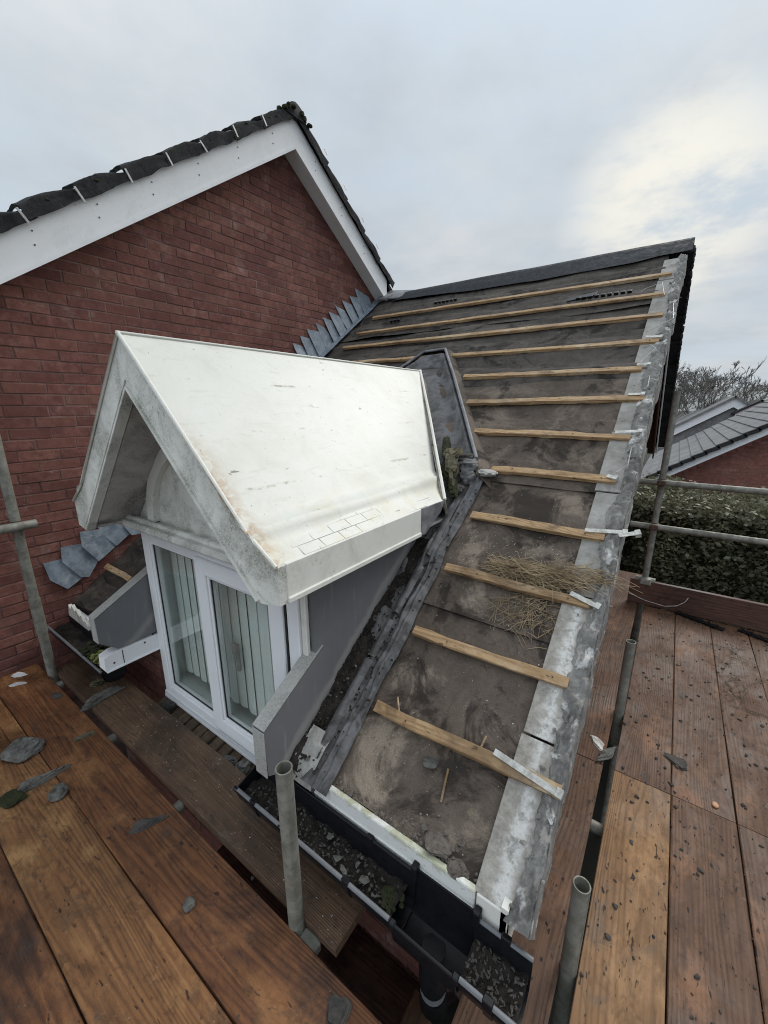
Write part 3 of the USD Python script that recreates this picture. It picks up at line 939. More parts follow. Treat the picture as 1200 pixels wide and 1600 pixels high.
# ridge: a strip of black membrane folded over it
def rm(a, b):
    n = meshkit.fbm(np.stack([a * 1.6, b * 3, 0 * a], -1), 3, 51) - .5
    lowedge = 4.18 + .05 * n * 2 + .03 * np.sin(a * 1.7)
    front = RP(a, lowedge + (4.395 - lowedge) * np.clip(b, 0, 1), .032 + .012 * n)
    fall = np.clip(b - 1, 0, 1)
    return front + fall[..., None] * V(0, .14, -.10) + (np.sin(np.clip(b, 0, 2) * np.pi / 2) * .02)[..., None] * V(0, 0, 1)


obj('ridge_membrane', grid(rm, np.linspace(-2.95, -.095, 90), np.linspace(0, 2, 15)), 'ridge_membrane', main, smooth=True)
for k, (x, s, L) in enumerate([(-.88, 3.63, .21), (-.42, 3.62, .42), (-2.02, 4.0, .3), (-2.55, 3.70, .14)]):
    mb = MB()
    fr = (RP(x, s, .014), V(1, .0, 0) + .25 * SV * (1 if k == 0 else 0), SV, NV)
    if k == 0:
        mb.add(*cbox((0, -.03, 0), (L, .03, .008), .002, fr))
    else:
        for q in range(int(L / .045)):
            mb.add(*cbox((-q * .045 - .03, -.012, 0), (-q * .045, .012, .02), .002, fr))
    obj('vent_comb', mb, 'black_plastic', main)

# rear slope seen past the verge
RY, RZ = 4.48, 2.80
tr_ = V(0, 1, -.70); tr_ /= np.linalg.norm(tr_); rn_ = V(0, .7, 1); rn_ /= np.linalg.norm(rn_)
obj('rear_slope', MB().add(*slab([V(-3.2, RY, RZ - .02), V(-.2, RY, RZ - .02), V(-.2, 7.0, RZ - .02 - .7 * (7 - RY)), V(-3.2, 7.0, RZ - .02 - .7 * (7 - RY))], rn_, .06)), 'roof_tile_concrete', main)
for k in range(9):
    o = V(0, RY, RZ) + tr_ * (k * .342)
    fr = (o + rn_ * .0, V(1, 0, 0), tr_, rn_)
    mb = MB()
    v, f = cbox((-.40, 0, -.045), (-.082 + .006 * math.sin(k * 2.2), .40, .028), .006, (o, V(1, 0, 0), (tr_ + rn_ * .05), rn_))
    mb.add(v, f)
    for q in range(7):
        mb.add(*rock(o + V(-.088, 0, 0) + tr_ * (q * .05 + .02) + rn_ * r.uniform(-.04, .0), (.03, .05, .05), q + k * 9, 1))
    obj('rear_verge_tile', mb, 'roof_tile_concrete', main)
a = V(-.185, RY + .05, RZ - .10)
L = 3.0
obj('rear_bargeboard', MB().add(*cbox((0, -.012, -.10), (L, .0, .04), .002, frame(a, tr_, rn_))), 'barge_upvc', main)
obj('rear_soffit', MB().add(*cbox((0, .032, -.12), (L - .02, .10, -.06), .003, frame(a, tr_, rn_))), 'brown_paint', main)
obj('rear_facing_board', MB().add(*cbox((0.02, .012, -.20), (L - .03, .03, .03), .003, frame(a, tr_, rn_))), 'brown_paint', main)

# front verge bargeboard and gable wall
obj('verge_bargeboard', MB().add(*cbox((-.172, -.06, -.19), (-.152, 4.36, -.07), .002, RF)), 'barge_upvc', main)
obj('verge_soffit', MB().add(*cbox((-.40, -.02, -.09), (-.174, 4.32, -.075), .002, RF)), 'barge_upvc', main)
GX = -.405
gp = [(WY + .02, -2.9), (6.75, -2.9), (6.75, 1.02), (4.47, 2.64), (WY + .02, .235)]
gw = obj('gable_wall', prism(gp, lambda p, t: V(t, p[0], p[1]), GX - .2, GX - .004), 'dark_mortar', main)
bk = MB()
row = 0
z = -.9
while z < 1.4:
    y = 1.9 + (.1125 if row % 2 else 0)
    while y < 6.6:
        if z + .065 < min(.235 + (y - WY) * .68, 1.0 + (6.75 - y) * .7):
            bk.add(*brick_mesh(y, y + .215, z, z + .065, r, GX, 'x', 1))
        y += .225
    z += .075
    row += 1
tag(obj('brickwork', bk, 'pink_brick', gw), kind='stuff')

# front wall with the window opening
fw = MB()
fw.add(*cbox((-3.2, WY + .006, -2.9), (-2.26, WY + .2, .235), .001))
fw.add(*cbox((-.995, WY + .006, -2.9), (-.41, WY + .2, .235), .001))
fw.add(*cbox((-2.258, WY + .006, -2.9), (-.997, WY + .2, -.125), .001))
front = obj('front_wall', fw, 'dark_mortar', main)
row = 0
z = -1.63 + .075 * 0
bkr = MB()
while z < .2:
    x = -3.15 + (.1125 if row % 2 else 0)
    while x < -.42:
        x1 = min(x + .215, -.41)
        xa, xb = x, x1
        inwin = z + .065 > -.13
        if inwin and xb > -2.262 and xa < -.995:
            if xa < -2.30:
                xb = -2.262
            elif xb > -.96:
                xa = -.995
            else:
                x += .225
                continue
        if xb - xa > .03:
            m = brick_mesh(xa, xb, z, z + .065, r, WY, 'y', -1)
            vis = (-2.75 < xa < -2.2 and z > -.3) or (xa > -1.0 and -1.2 < z < 0)
            if vis:
                obj('brick', m, r.choice(kinds), front)
            else:
                bkr.add(*m)
        x += .225
    z += .075
    row += 1
tag(obj('brickwork', bkr, 'red_brick', front), kind='stuff')
# brick-on-edge sill
for k in range(17):
    x = -2.255 + k * .0748
    fr = (V(x, .935, -.091), V(1, 0, 0), V(0, -1, -.26) / np.linalg.norm([1, .26]), V(0, -.26, 1) / np.linalg.norm([1, .26]))
    v, f = cbox((.003, -.02, -.09 + r.uniform(-.003, .003)), (.0675 + r.uniform(-.003, .003), .125 + r.uniform(-.004, .005), 0 + r.uniform(-.004, .003)), .005, fr)
    obj('sill_brick', (v, f), 'sill_brick', front)

# eaves fascia
fz0, fz1 = .115, .274
obj('fascia', MB().add(*cbox((-.885, .806, fz0), (-.268, .826, fz1), .003)).add(*cbox((-.885, .8025, fz0 + .095), (-.268, .8065, fz0 + .101), .0015)), 'eaves_fascia', main)
obj('fascia', MB().add(*cbox((-.264, .808, fz0), (-.175, .828, fz1 - .004), .003)), 'dormer_fascia', main)
obj('box_end', prism([(.808, .09), (.95, .09), (.95, .34), (.83, .285), (.808, .285)], lambda p, t: V(t, p[0], p[1]), -.195, -.175), 'dormer_fascia', main)
obj('soffit', MB().add(*cbox((-.99, .806, .09), (-.2, .955, .105), .002)), 'white_upvc', main)
obj('fascia', MB().add(*cbox((-3.2, .806, .175), (-2.33, .824, .262), .003)), 'white_upvc', main)
obj('broken_fascia_top', prism([(-3.16, .20), (-3.13, .285), (-3.10, .262), (-3.07, .30), (-3.03, .268), (-3.0, .285), (-2.96, .25), (-2.93, .268), (-2.9, .235), (-2.87, .245), (-2.84, .215), (-2.84, .19)], lambda p, t: V(p[0], t, p[1] + .012), .785, .803), 'dormer_face', main)
# fascia box end under the left wing wall
be = prism([(.655, .235), (.66, .305), (.70, .318), (.95, .318), (.95, .232), (.69, .232)], lambda p, t: V(t, p[0], p[1]), -2.315, -2.243)
bo = obj('box_end', be, 'white_upvc', main)
obj('lip', MB().add(*cbox((-2.30, .66, .222), (-2.236, .95, .232), .002)), 'white_upvc', bo)
for yy, zz_ in ((.70, .262), (.86, .30)):
    obj('screw_cap', rock(V(-2.242, yy, zz_), (.004, .012, .012), 1, 0), 'rusty_steel', bo)
obj('joint_cover', MB().add(*cbox((-2.244, .744, .236), (-2.2415, .748, .316), .0005)), 'rubber_gasket', bo)

# mortar and broken edge at the foot of the felt
mb = MB()
for q in range(150):
    x = r.uniform(-.86, -.27)
    mb.add(*chip(RP(x, -.066 + r.gauss(0, .010), .010), V(1, .8, .5) * r.uniform(.004, .020), q, r.uniform(0, 3)))
for q in range(40):
    x = r.gauss(-.40, .05)
    mb.add(*chip(RP(x, -.060 + abs(r.gauss(0, .04)), .006), V(1.2, 1, .3) * r.uniform(.006, .030), q + 99, r.uniform(0, 3)))
mb.add(*rock(RP(-.405, -.035, .004), (.085, .075, .022), 9, 3, .4, .5, 2.0))
mb.add(*rock(RP(-.335, -.06, .004), (.06, .06, .018), 10, 3, .9, .5, 2.0))
tag(obj('eaves_crumbs', mb, 'brown_debris', main), kind='stuff')

# ------------------------------------------------------------------ lead valley beside the dormer cheek
def lead_prof(x, s):
    t = x
    h = .018 + 0 * t
    h = h + .022 * np.exp(-((t + .905) / .014) ** 2) + .018 * np.exp(-((t + .868) / .009) ** 2) + .012 * np.exp(-((t + .845) / .008) ** 2)
    h = h + .046 * (meshkit.fbm(np.stack([x * 20, s * 8, 0 * x], -1), 4, 61) - .5) + .03 * np.abs(meshkit.fbm(np.stack([x * 9, s * 4, 0 * x], -1), 3, 68) - .5)
    wob = .03 * (meshkit.fbm(np.stack([0 * x, s * 3, 0 * x], -1), 3, 62) - .5)
    return RP(x + wob, s, h)


obj('lead_valley', grid(lead_prof, np.linspace(-1.03, -.815, 46), np.linspace(-.11, 1.52, 220)), 'dirty_lead', main, smooth=True)


def dirtf(x, s):
    n = meshkit.fbm(np.stack([x * 26, s * 22, 0 * x], -1), 5, 63)
    big = meshkit.fbm(np.stack([x * 4, s * 3.3, 0 * x + 5], -1), 3, 64)
    edge = np.clip((-.912 + .16 * (big - .5) - x) / .04, -1, 1)
    low_ = np.clip((1.25 - s) / .8, .15, 1)
    return RP(x, s, .014 + .030 * edge * low_ + .038 * (n - .5) * low_)


obj('valley_soil', grid(dirtf, np.linspace(-1.03, -.84, 56), np.linspace(-.10, 1.5, 330)), 'soil', main, smooth=True)
mb = MB()
for q in range(460):
    s = -.1 + abs(r.gauss(0, .36)); x = -1.02 + abs(r.gauss(0, .055))
    mb.add(*chip(RP(x, s, .040), V(1, 1, .7) * r.uniform(.004, .020), q, r.uniform(0, 3)))
for q in range(420):
    s = r.gauss(.75, .40); x = r.gauss(-.90, .045)
    mb.add(*chip(RP(x, s, .03), V(1, 1, .7) * r.uniform(.004, .018), q, r.uniform(0, 3)))
tag(obj('soil_crumbs', mb, 'soil', main), kind='stuff')
mb = MB()
for q in range(46):
    s = -.1 + abs(r.gauss(0, .33)); x = -1.0 + abs(r.gauss(0, .05))
    mb.add(*chip(RP(x, s, .045), V(1, 1, .7) * r.uniform(.004, .014) * (1.8 if q < 4 else 1), q + 50, r.uniform(0, 3)))
tag(obj('mortar_crumbs', mb, 'grey_debris', main), kind='stuff')
# lead strip edges
for sa, sb_, xa, wd_ in ((.02, .37, -.927, .040), (.385, .56, -.921, .034), (.60, .86, -.918, .038), (.93, 1.30, -.912, .036)):
    def strip(a, b, sa=sa, xa=xa, wd_=wd_):
        n = meshkit.fbm(np.stack([a * 9, b * 2 + xa * 50, 0 * a], -1), 3, 67) - .5
        return RP(xa + wd_ * b + .022 * n, a, .040 + .012 * np.sin(b * np.pi) + .026 * n)
    obj('lead_strip', grid(strip, np.linspace(sa, sb_, 34), np.linspace(0, 1, 6)), 'dirty_lead', main, smooth=True)
# mortared lead foot at the eaves corner
def foot(x, s):
    n = meshkit.fbm(np.stack([x * 20, s * 20, 0 * x], -1), 4, 66)
    return RP(x, s, .045 + .03 * (n - .5) - .05 * np.clip((-.06 - s) / .07, 0, 1))


obj('mortared_foot', grid(foot, np.linspace(-.985, -.885, 26), np.linspace(-.125, .06, 40)), 'mossy_soffit_block', main, smooth=True)

# lead tray along the dormer valley: outer welt line and inner line in roof coordinates
outer = [(-2.35, 1.55), (-1.97, 2.66), (-1.86, 2.90), (-1.665, 2.915), (-1.40, 2.48), (-1.055, 1.89), (-.90, 1.62), (-.86, 1.50)]
inner = [(-2.15, 1.35), (-1.93, 2.0), (-1.72, 2.36), (-1.635, 2.40), (-1.45, 2.06), (-1.20, 1.62), (-1.04, 1.35), (-1.0, 1.22)]


def between(lines, fr_, h, seed):
    """A draped strip between two polylines."""
    a, b = np.array(lines[0]), np.array(lines[1])
    def at(line, t):
        T = np.linspace(0, 1, len(line))
        return np.stack([np.interp(t, T, line[:, 0]), np.interp(t, T, line[:, 1])], -1)
    def fn(u, v):
        p, q = at(a, u), at(b, u)
        c = p + (q - p) * v[..., None]
        hh = h(v) + .010 * (meshkit.fbm(np.stack([c[..., 0] * 9, c[..., 1] * 9, 0 * u], -1), 3, seed) - .5)
        return RP(c[..., 0], c[..., 1], hh)
    return grid(fn, np.linspace(0, 1, 140), fr_)


obj('lead_tray', between((outer, inner), np.linspace(0, 1, 24), lambda v: .022 + .034 * np.exp(-((v - .12) / .07) ** 2) - .012 * np.exp(-((v - .42) / .12) ** 2) + .02 * np.clip(v - .7, 0, 1), 71), 'dirty_lead', main, smooth=True)
wl_ = [RP(x, q, .060) for x, q in outer[1:7]]
obj('lead_welt', tube(wl_, .011, 8), 'lead_sheet', main, smooth=60)
out2 = [(-2.42, 1.50), (-2.05, 2.68), (-1.90, 2.95), (-1.625, 2.965), (-1.33, 2.46), (-.985, 1.86), (-.82, 1.60), (-.76, 1.44)]
obj('felt_upstand', between((out2, outer), np.linspace(0, 1, 10), lambda v: .014 + .040 * np.clip(v * 1.2, 0, 1), 72), 'roofing_felt', main, smooth=True)
# lead bundle and mortar where valley meets the eave of the dormer
for k, (x, s, sz, mat, rot) in enumerate([(-.925, 1.56, (.11, .15, .08), 'dirty_lead', .4), (-.895, 1.47, (.085, .085, .075), 'dirty_lead', 1.2), (-.80, 1.52, (.085, .11, .035), 'mossy_soffit_block', .9), (-.96, 1.62, (.09, .12, .06), 'dark_debris', .2), (-.93, 1.38, (.09, .12, .05), 'dark_debris', .6)]):
    obj('lead_dressing', rock(RP(x, s, .05), sz, k + 5, 3, rot, .5, 2.6), mat, main, smooth=True)

# ------------------------------------------------------------------ the dormer
dm = thing('dormer', 'white moulded dormer with steep gable canopy, arched panel and two-pane window', 'dormer')
XC, YF = -1.655, .722
PZ = 1.822
KX, KZ, EX, EZ = .635, 1.187, .762, 1.112
yb_e, yb_k, yb_r = 1.785, 1.93, 2.82
for sg, side in ((1, 'right'), (-1, 'left')):
    def top(x, y, z_):
        return V(XC + sg * x, y, z_)

    def slope(u, v):
        # u from ridge to kick, v from front to back
        x = u * KX; z_ = PZ + (KZ - PZ) * u
        yb = yb_r + (yb_k - yb_r) * u
        y = YF - .012 + (yb - YF + .012) * v
        bulge = .004 * np.sin(np.pi * u) + .003 * (meshkit.fbm(np.stack([u * 4, v * 5, 0 * u], -1), 3, 81) - .5)
        # soft cove where the slope meets the flatter eave
        cove = .018 * np.exp(-((1 - u) / .035) ** 2)
        P = np.stack([XC + sg * x, y, z_ + 0 * x], -1)
        return P + (bulge + cove)[..., None] * V(sg * .70, 0, .71)
    v, f = grid(slope, np.linspace(0, 1, 40), np.linspace(0, 1, 50))
    if sg > 0:
        f = f[:, ::-1]
    mb = MB().add(v, f[:, ::-1])
    obj('canopy_slope', mb, 'dormer_gelcoat', dm, smooth=True)

    def kick(u, v):
        x = KX + u * (EX - KX); z_ = KZ + (EZ - KZ) * u + .018 * np.exp(-(u / .25) ** 2)
        yb = yb_k + (yb_e - yb_k) * u
        y = YF - .012 + (yb - YF + .012) * v
        return np.stack([XC + sg * x + sg * .012 * np.exp(-(u / .25) ** 2), y, z_ + .003 * np.sin(v * 9 + u * 3)], -1)
    v, f = grid(kick, np.linspace(0, 1, 12), np.linspace(0, 1, 40))
    obj('canopy_eave', (v, f), 'dormer_gelcoat', dm, smooth=True)
    # fascia under the eave edge, painted white to 1.55, bare grey beyond
    lo_, hi_ = sorted((XC + sg * (EX - .022), XC + sg * (EX + .002)))
    fa = obj('fascia', MB().add(*cbox((lo_, YF + .03, .990), (hi_, 1.555, EZ + .004), .003)), 'dormer_fascia', dm)
    lo2, hi2 = sorted((XC + sg * (EX - .02), XC + sg * (EX + .008)))
    obj('drip_bead', MB().add(*cbox((lo2, YF + .03, .986), (hi2, 1.553, 1.006), .003)), 'dormer_fascia', fa)
    obj('fascia_end', prism([(1.557, .99), (1.60, .985), (1.75, 1.06), (1.79, EZ), (1.557, EZ + .002)], lambda p, t: V(t, p[0], p[1]), lo_ + .002, hi_ - .002), 'lead_sheet', dm)
    lo3, hi3 = sorted((XC + sg * .60, XC + sg * (EX - .024)))
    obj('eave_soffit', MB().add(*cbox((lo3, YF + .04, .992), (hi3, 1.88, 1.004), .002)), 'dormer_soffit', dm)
    # sloping soffit of the front overhang
    A, B = V(XC, 0, PZ - .195), V(XC + sg * .655, 0, .975)
    q = [V(A[0], YF + .035, A[2] + .006), V(B[0], YF + .035, B[2] + .006), V(B[0], .965, B[2] + .006), V(A[0], .965, A[2] + .006)]
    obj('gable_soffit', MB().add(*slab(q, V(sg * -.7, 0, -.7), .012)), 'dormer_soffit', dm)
    # valley board closing the back edge of the canopy
    p0, p1 = V(XC, yb_r, PZ), V(XC + sg * EX, yb_e, EZ)
    q = [p0 + V(0, .0, .004), p1 + V(0, 0, .004), p1 + V(-sg * .01, .105, -.14), p0 + V(0, .125, -.09)]
    obj('back_flashing', MB().add(*slab(q, V(sg * .6, .75, .2), .016)), 'weathered_edge', dm)
    obj('back_trim', tube([p0 + V(0, .004, .006), p0 + (p1 - p0) * .5 + V(sg * .004, .004, .010), p1 + V(0, .004, .004)], .009, 6), 'dormer_fascia', dm, smooth=50)
# the bargeboard outline
brg = [(0, PZ), (KX, KZ), (EX, EZ), (EX, .988), (EX - .085, .972), (.655, .975), (0, PZ - .195)]
poly = [(XC + a, b) for a, b in brg] + [(XC - a, b) for a, b in brg[1:-1][::-1]]
barge = obj('bargeboard', prism(poly, lambda p, t: V(p[0], t, p[1]), YF, YF + .03), 'dormer_face', dm)
for sg in (1, -1):
    for off, wd, pr in ((.008, .012, .010), (.030, .006, .005)):
        a, b = V(XC, YF, PZ - .195 + off * 1.41), V(XC + sg * .66, YF, .975 - .008 + off * 1.41)
        obj('bead', MB().add(*cbox((0, -pr, -wd / 2), (np.linalg.norm(b - a), .002, wd / 2), .002, frame(a, b - a, V(0, 0, 1)))), 'dormer_face', barge) if sg > 0 else \
            obj('bead', MB().add(*cbox((0, -.002, -wd / 2), (np.linalg.norm(b - a), pr, wd / 2), .002, frame(a, b - a, V(0, 0, 1)))), 'dormer_face', barge)
    # rolled edge over the rake
    pts = [V(XC, YF - .004, PZ + .004), V(XC + sg * KX, YF - .004, KZ + .012), V(XC + sg * EX, YF - .004, EZ + .004)]
    obj('rake_trim', tube(pts, .0055, 8), 'dormer_fascia', barge, smooth=50)
obj('ridge_trim', tube([V(XC, YF - .01, PZ + .002), V(XC, yb_r, PZ + .002)], .006, 8), 'dormer_gelcoat', dm, smooth=50)
# moulded tile panels along the eave
for i in range(3):
    for j in range(9):
        if i == 2 and j > 7 or (i == 0 and j < 1):
            continue
        u0, u1 = .12 + i * .28, .12 + i * .28 + .270
        y0 = .80 + j * .098 + i * .02
        x0, x1 = KX + u0 * (EX - KX), KX + u1 * (EX - KX)
        z0_, z1_ = KZ + (EZ - KZ) * u0, KZ + (EZ - KZ) * u1
        lift = .0028 + .014 * math.exp(-(u0 / .25) ** 2)
        q = [V(XC + x0, y0, z0_ + lift - .002), V(XC + x1, y0, z1_ + .0018), V(XC + x1, y0 + .0955, z1_ + .0018), V(XC + x0, y0 + .093, z0_ + lift - .002)]
        obj('tile_panel', MB().add(*slab(q, V(.5, 0, .85), .006)), 'dormer_gelcoat', dm)
# gable panel with blind arch
PY = .955
pan = [(XC - .64, .985), (XC + .64, .985), (XC, PZ - .16)]
gpn = obj('gable_panel', prism(pan, lambda p, t: V(p[0], t, p[1]), PY, PY + .03), 'dormer_face', dm)
N = 36
arc = []
ro, ri, cz = .470, .405, 1.012
for k in range(N + 1):
    q = math.pi * k / N
    arc.append((XC + ro * math.cos(q) * 1.0, cz + ro * .92 * math.sin(q)))
for k in range(N, -1, -1):
    q = math.pi * k / N
    arc.append((XC + ri * math.cos(q), cz + ri * .92 * math.sin(q)))
obj('arch', prism(arc, lambda p, t: V(p[0], t, p[1]), PY - .030, PY - .0005), 'dormer_fascia', gpn)
for sg in (1, -1):
    for k in range(6):
        q = math.radians(10 + 9 * k)
        c = V(XC + sg * (ro + .02) * math.cos(q), PY - .003, cz + (ro + .02) * .92 * math.sin(q))
        L = .05 + .015 * (k % 2)
        obj('rib', MB().add(*cbox((0, -.006, -.004), (L, .006, .004), .001, frame(c, V(sg * .8, 0, .5), (0, 0, 1)))), 'dormer_face', gpn)
lg = obj('ledge', MB().add(*cbox((XC - .675, .858, .972), (XC + .655, PY - .001, 1.006), .008)).add(*cbox((XC - .62, .895, .952), (XC + .62, PY - .001, .972), .004)), 'dormer_face', dm)
obj('ledge_bead', tube([V(XC - .66, .90, 1.012), V(XC + .645, .90, 1.012)], .013, 8), 'dormer_face', lg, smooth=50)

# window
X0, X1, Z0, Z1 = -2.243, -1.058, -.068, .952
win = obj('window_frame', MB().add(*cbox((X0, .93, Z0), (X0 + .062, .99, Z1), .004)).add(*cbox((X1 - .062, .93, Z0), (X1, .99, Z1), .004))
          .add(*cbox((X0 + .0622, .9305, Z0 + .001), (X1 - .0622, .9895, Z0 + .066), .004)).add(*cbox((X0 + .0622, .9305, Z1 - .062), (X1 - .0622, .9895, Z1 - .001), .004))
          .add(*cbox((-1.742, .931, Z0 + .0662), (-1.682, .989, Z1 - .0622), .004)), 'white_upvc', dm)
fb = MB()
gx0, gx1, gz0, gz1 = X0 + .062, -1.742, Z0 + .066, Z1 - .062
for a, b, c_, d_ in ((gx0, gx0 + .018, gz0, gz1), (gx1 - .018, gx1, gz0, gz1), (gx0 + .0181, gx1 - .0181, gz0, gz0 + .018), (gx0 + .0181, gx1 - .0181, gz1 - .018, gz1)):
    fb.add(*cbox((a, .938, c_), (b, .958, d_), .003))
obj('glazing_bead', fb, 'white_upvc', win)


def gasket(x0, x1, z0_, z1_, y):
    mb = MB()
    w = .006
    for a, b, c_, d_ in ((x0, x0 + w, z0_, z1_), (x1 - w, x1, z0_, z1_), (x0 + w, x1 - w, z0_, z0_ + w), (x0 + w, x1 - w, z1_ - w, z1_)):
        mb.add(*cbox((a, y, c_), (b, y + .006, d_), .0005))
    return mb


obj('gasket', gasket(gx0 + .018, gx1 - .018, gz0 + .018, gz1 - .018, .946), 'rubber_gasket', win)
obj('pane', MB().add(*cbox((gx0 + .015, .952, gz0 + .015), (gx1 - .015, .956, gz1 - .015), .0005)), 'window_glass', win)
obj('pane', MB().add(*cbox((gx0 + .015, .972, gz0 + .015), (gx1 - .015, .976, gz1 - .015), .0005)), 'window_glass', win)
# opening sash, standing proud
sx0, sx1, sz0, sz1 = -1.716, -1.128, Z0 + .045, Z1 - .042
sw = .078
sash = obj('sash', MB().add(*cbox((sx0, .912, sz0), (sx0 + sw, .968, sz1), .005)).add(*cbox((sx1 - sw, .912, sz0), (sx1, .968, sz1), .005))
           .add(*cbox((sx0 + sw + .0002, .9125, sz0 + .001), (sx1 - sw - .0002, .9675, sz0 + sw), .005)).add(*cbox((sx0 + sw + .0002, .9125, sz1 - sw), (sx1 - sw - .0002, .9675, sz1 - .001), .005)), 'white_upvc', dm)
px0, px1, pz0, pz1 = sx0 + sw, sx1 - sw, sz0 + sw, sz1 - sw
sb = MB()
for a, b, c_, d_ in ((px0, px0 + .014, pz0, pz1), (px1 - .014, px1, pz0, pz1), (px0 + .0141, px1 - .0141, pz0, pz0 + .014), (px0 + .0141, px1 - .0141, pz1 - .014, pz1)):
    sb.add(*cbox((a, .922, c_), (b, .946, d_), .003))
obj('glazing_bead', sb, 'white_upvc', sash)
obj('gasket', gasket(px0 + .014, px1 - .014, pz0 + .014, pz1 - .014, .930), 'rubber_gasket', sash)
obj('pane', MB().add(*cbox((px0 + .010, .936, pz0 + .010), (px1 - .010, .940, pz1 - .010), .0005)), 'window_glass', sash)
obj('pane', MB().add(*cbox((px0 + .010, .956, pz0 + .010), (px1 - .010, .960, pz1 - .010), .0005)), 'window_glass', sash)
obj('handle', MB().add(*cbox((px0 + .03, .985, .40), (px0 + .058, 1.0, .47), .004)).add(*cbox((px0 + .036, 1.0, .30), (px0 + .052, 1.018, .45), .004)), 'handle_plastic', sash)
obj('gasket', MB().add(*cbox((sx1 + .001, .925, Z0 + .07), (X1 - .0625, .935, Z1 - .07), .0005)), 'rubber_gasket', win)
sl_ = obj('window_sill', MB().add(*cbox((X0 - .002, .918, Z0 - .022), (X1 + .002, .99, Z0 - .002), .006)).add(*cbox((X0, .922, Z0 - .0018), (X1, .9295, Z0 + .02), .004)), 'white_upvc', dm)
# cream trim and grey cheeks
obj('jamb_trim', MB().add(*cbox((X1 + .002, .942, .30), (X1 + .03, .962, .985), .004)), 'dormer_fascia', dm)
for sg, xo in ((1, -1.005), (-1, -2.282)):
    p = [(.964, .20), (.964, .990), (1.98, .990), (1.98, .93)]
    obj('cheek', prism([(.964, .20), (.964, .989), (1.98, .989), (1.96, .90)], lambda q, t: V(t, q[0], q[1]), xo - sg * .022, xo), 'grey_render', dm)
wr = prism([(.70, .305), (.695, .48), (.70, .492), (1.0, .665), (1.045, .64), (1.06, .40), (.82, .235)], lambda p, t: V(t, p[0], p[1]), -1.056, -.998)
wg = obj('wing_wall', wr, 'grey_render', dm, label='right wing wall with worn pale coping')
a, b = V(-1.058, .697, .494), V(-1.058, 1.0, .669)
obj('coping', MB().add(*cbox((0, -.0605, 0), (np.linalg.norm(b - a), .001, .005), .0015, frame(a, b - a))), 'grey_render_edge', wg)
obj('front_edge', MB().add(*cbox((-1.0575, .692, .30), (-.9965, .6955, .49), .001)), 'grey_render_edge', wg)
wl = prism([(.655, .395), (.655, .53), (.968, .700), (.968, .33), (.735, .325)], lambda p, t: V(t, p[0], p[1]), -2.312, -2.252)
wg2 = obj('wing_wall', wl, 'grey_render', dm, label='left wing wall, plain grey')
a, b = V(-2.314, .652, .531), V(-2.314, .965, .701)
obj('coping', MB().add(*cbox((0, -.063, 0), (np.linalg.norm(b - a), .001, .006), .0015, frame(a, b - a))), 'grey_render_edge', wg2)
obj('front_edge', MB().add(*cbox((-2.314, .6505, .395), (-2.25, .6545, .531), .001)), 'grey_render_edge', wg2)
# room behind the glass
rm_ = MB()
rm_.add(*cbox((-2.255, .992, -.1), (-2.235, 1.42, .95), .001)).add(*cbox((-1.045, .992, -.1), (-1.028, 1.42, .95), .001))
rm_.add(*cbox((-2.24, .992, .952), (-1.04, 1.42, .968), .001))
obj('inner_reveal', rm_, 'room_white', dm)
obj('room_back', MB().add(*cbox((-2.24, 1.42, -.1), (-1.03, 1.44, 1.0), .001)), 'room_dark', dm)
obj('inner_sill', MB().add(*cbox((-2.23, .992, -.02), (-1.05, 1.40, .0), .003)), 'room_white', dm)
bl = thing('vertical_blind', 'pale vertical fabric slat blind hanging behind the dormer window glass', 'blind')
obj('head_rail', MB().add(*cbox((-2.21, 1.03, .90), (-1.06, 1.07, .935), .004)), 'room_white', bl)
for k in range(16):
    x = -2.178 + k * .0745
    ang = math.radians(-5.5 + 1.6 * math.sin(k * 2.1) + 1.4 * math.sin(k * 5.3))
    ca, sa = math.cos(ang), math.sin(ang)
    us = np.linspace(-.0415, .0415, 9)
    v, f = grid(lambda u, zz_: np.stack([x + u * ca + 0 * zz_, 1.052 + u * sa - .011 * np.cos(u / .0415 * 1.5) + 0 * zz_, zz_], -1), us, np.linspace(.035 + .006 * (k % 2), .90, 6))
    obj('slat', (v, f), 'blind_fabric', bl, smooth=True)

# ------------------------------------------------------------------ gutters
def channel(x0, x1, prof, th=.004):
    p = np.array(prof)
    n = len(p)
    v = []
    for x in (x0, x1):
        for q in p:
            v.append((x, q[0], q[1]))
    # inner skin
    t = np.gradient(p, axis=0); t /= np.linalg.norm(t, axis=1)[:, None]
    nn = np.stack([-t[:, 1], t[:, 0]], -1)
    pi = p + nn * th
    for x in (x0, x1):
        for q in pi:
            v.append((x, q[0], q[1]))
    f = []
    for i in range(n - 1):
        f.append((i, i + 1, n + i + 1, n + i))
        f.append((2 * n + i + 1, 2 * n + i, 3 * n + i, 3 * n + i + 1))
        f.append((i + 1, i, 2 * n + i, 2 * n + i + 1))
        f.append((n + i, n + i + 1, 3 * n + i + 1, 3 * n + i))
    f += [(0, n, 3 * n, 2 * n), (n - 1, 3 * n - 1, 4 * n - 1, 2 * n - 1)]
    return np.array(v), np.array(f)


GP = [(.672, .172), (.668, .150), (.678, .112), (.700, .090), (.735, .082), (.768, .086), (.785, .105), (.790, .150), (.790, .205)]


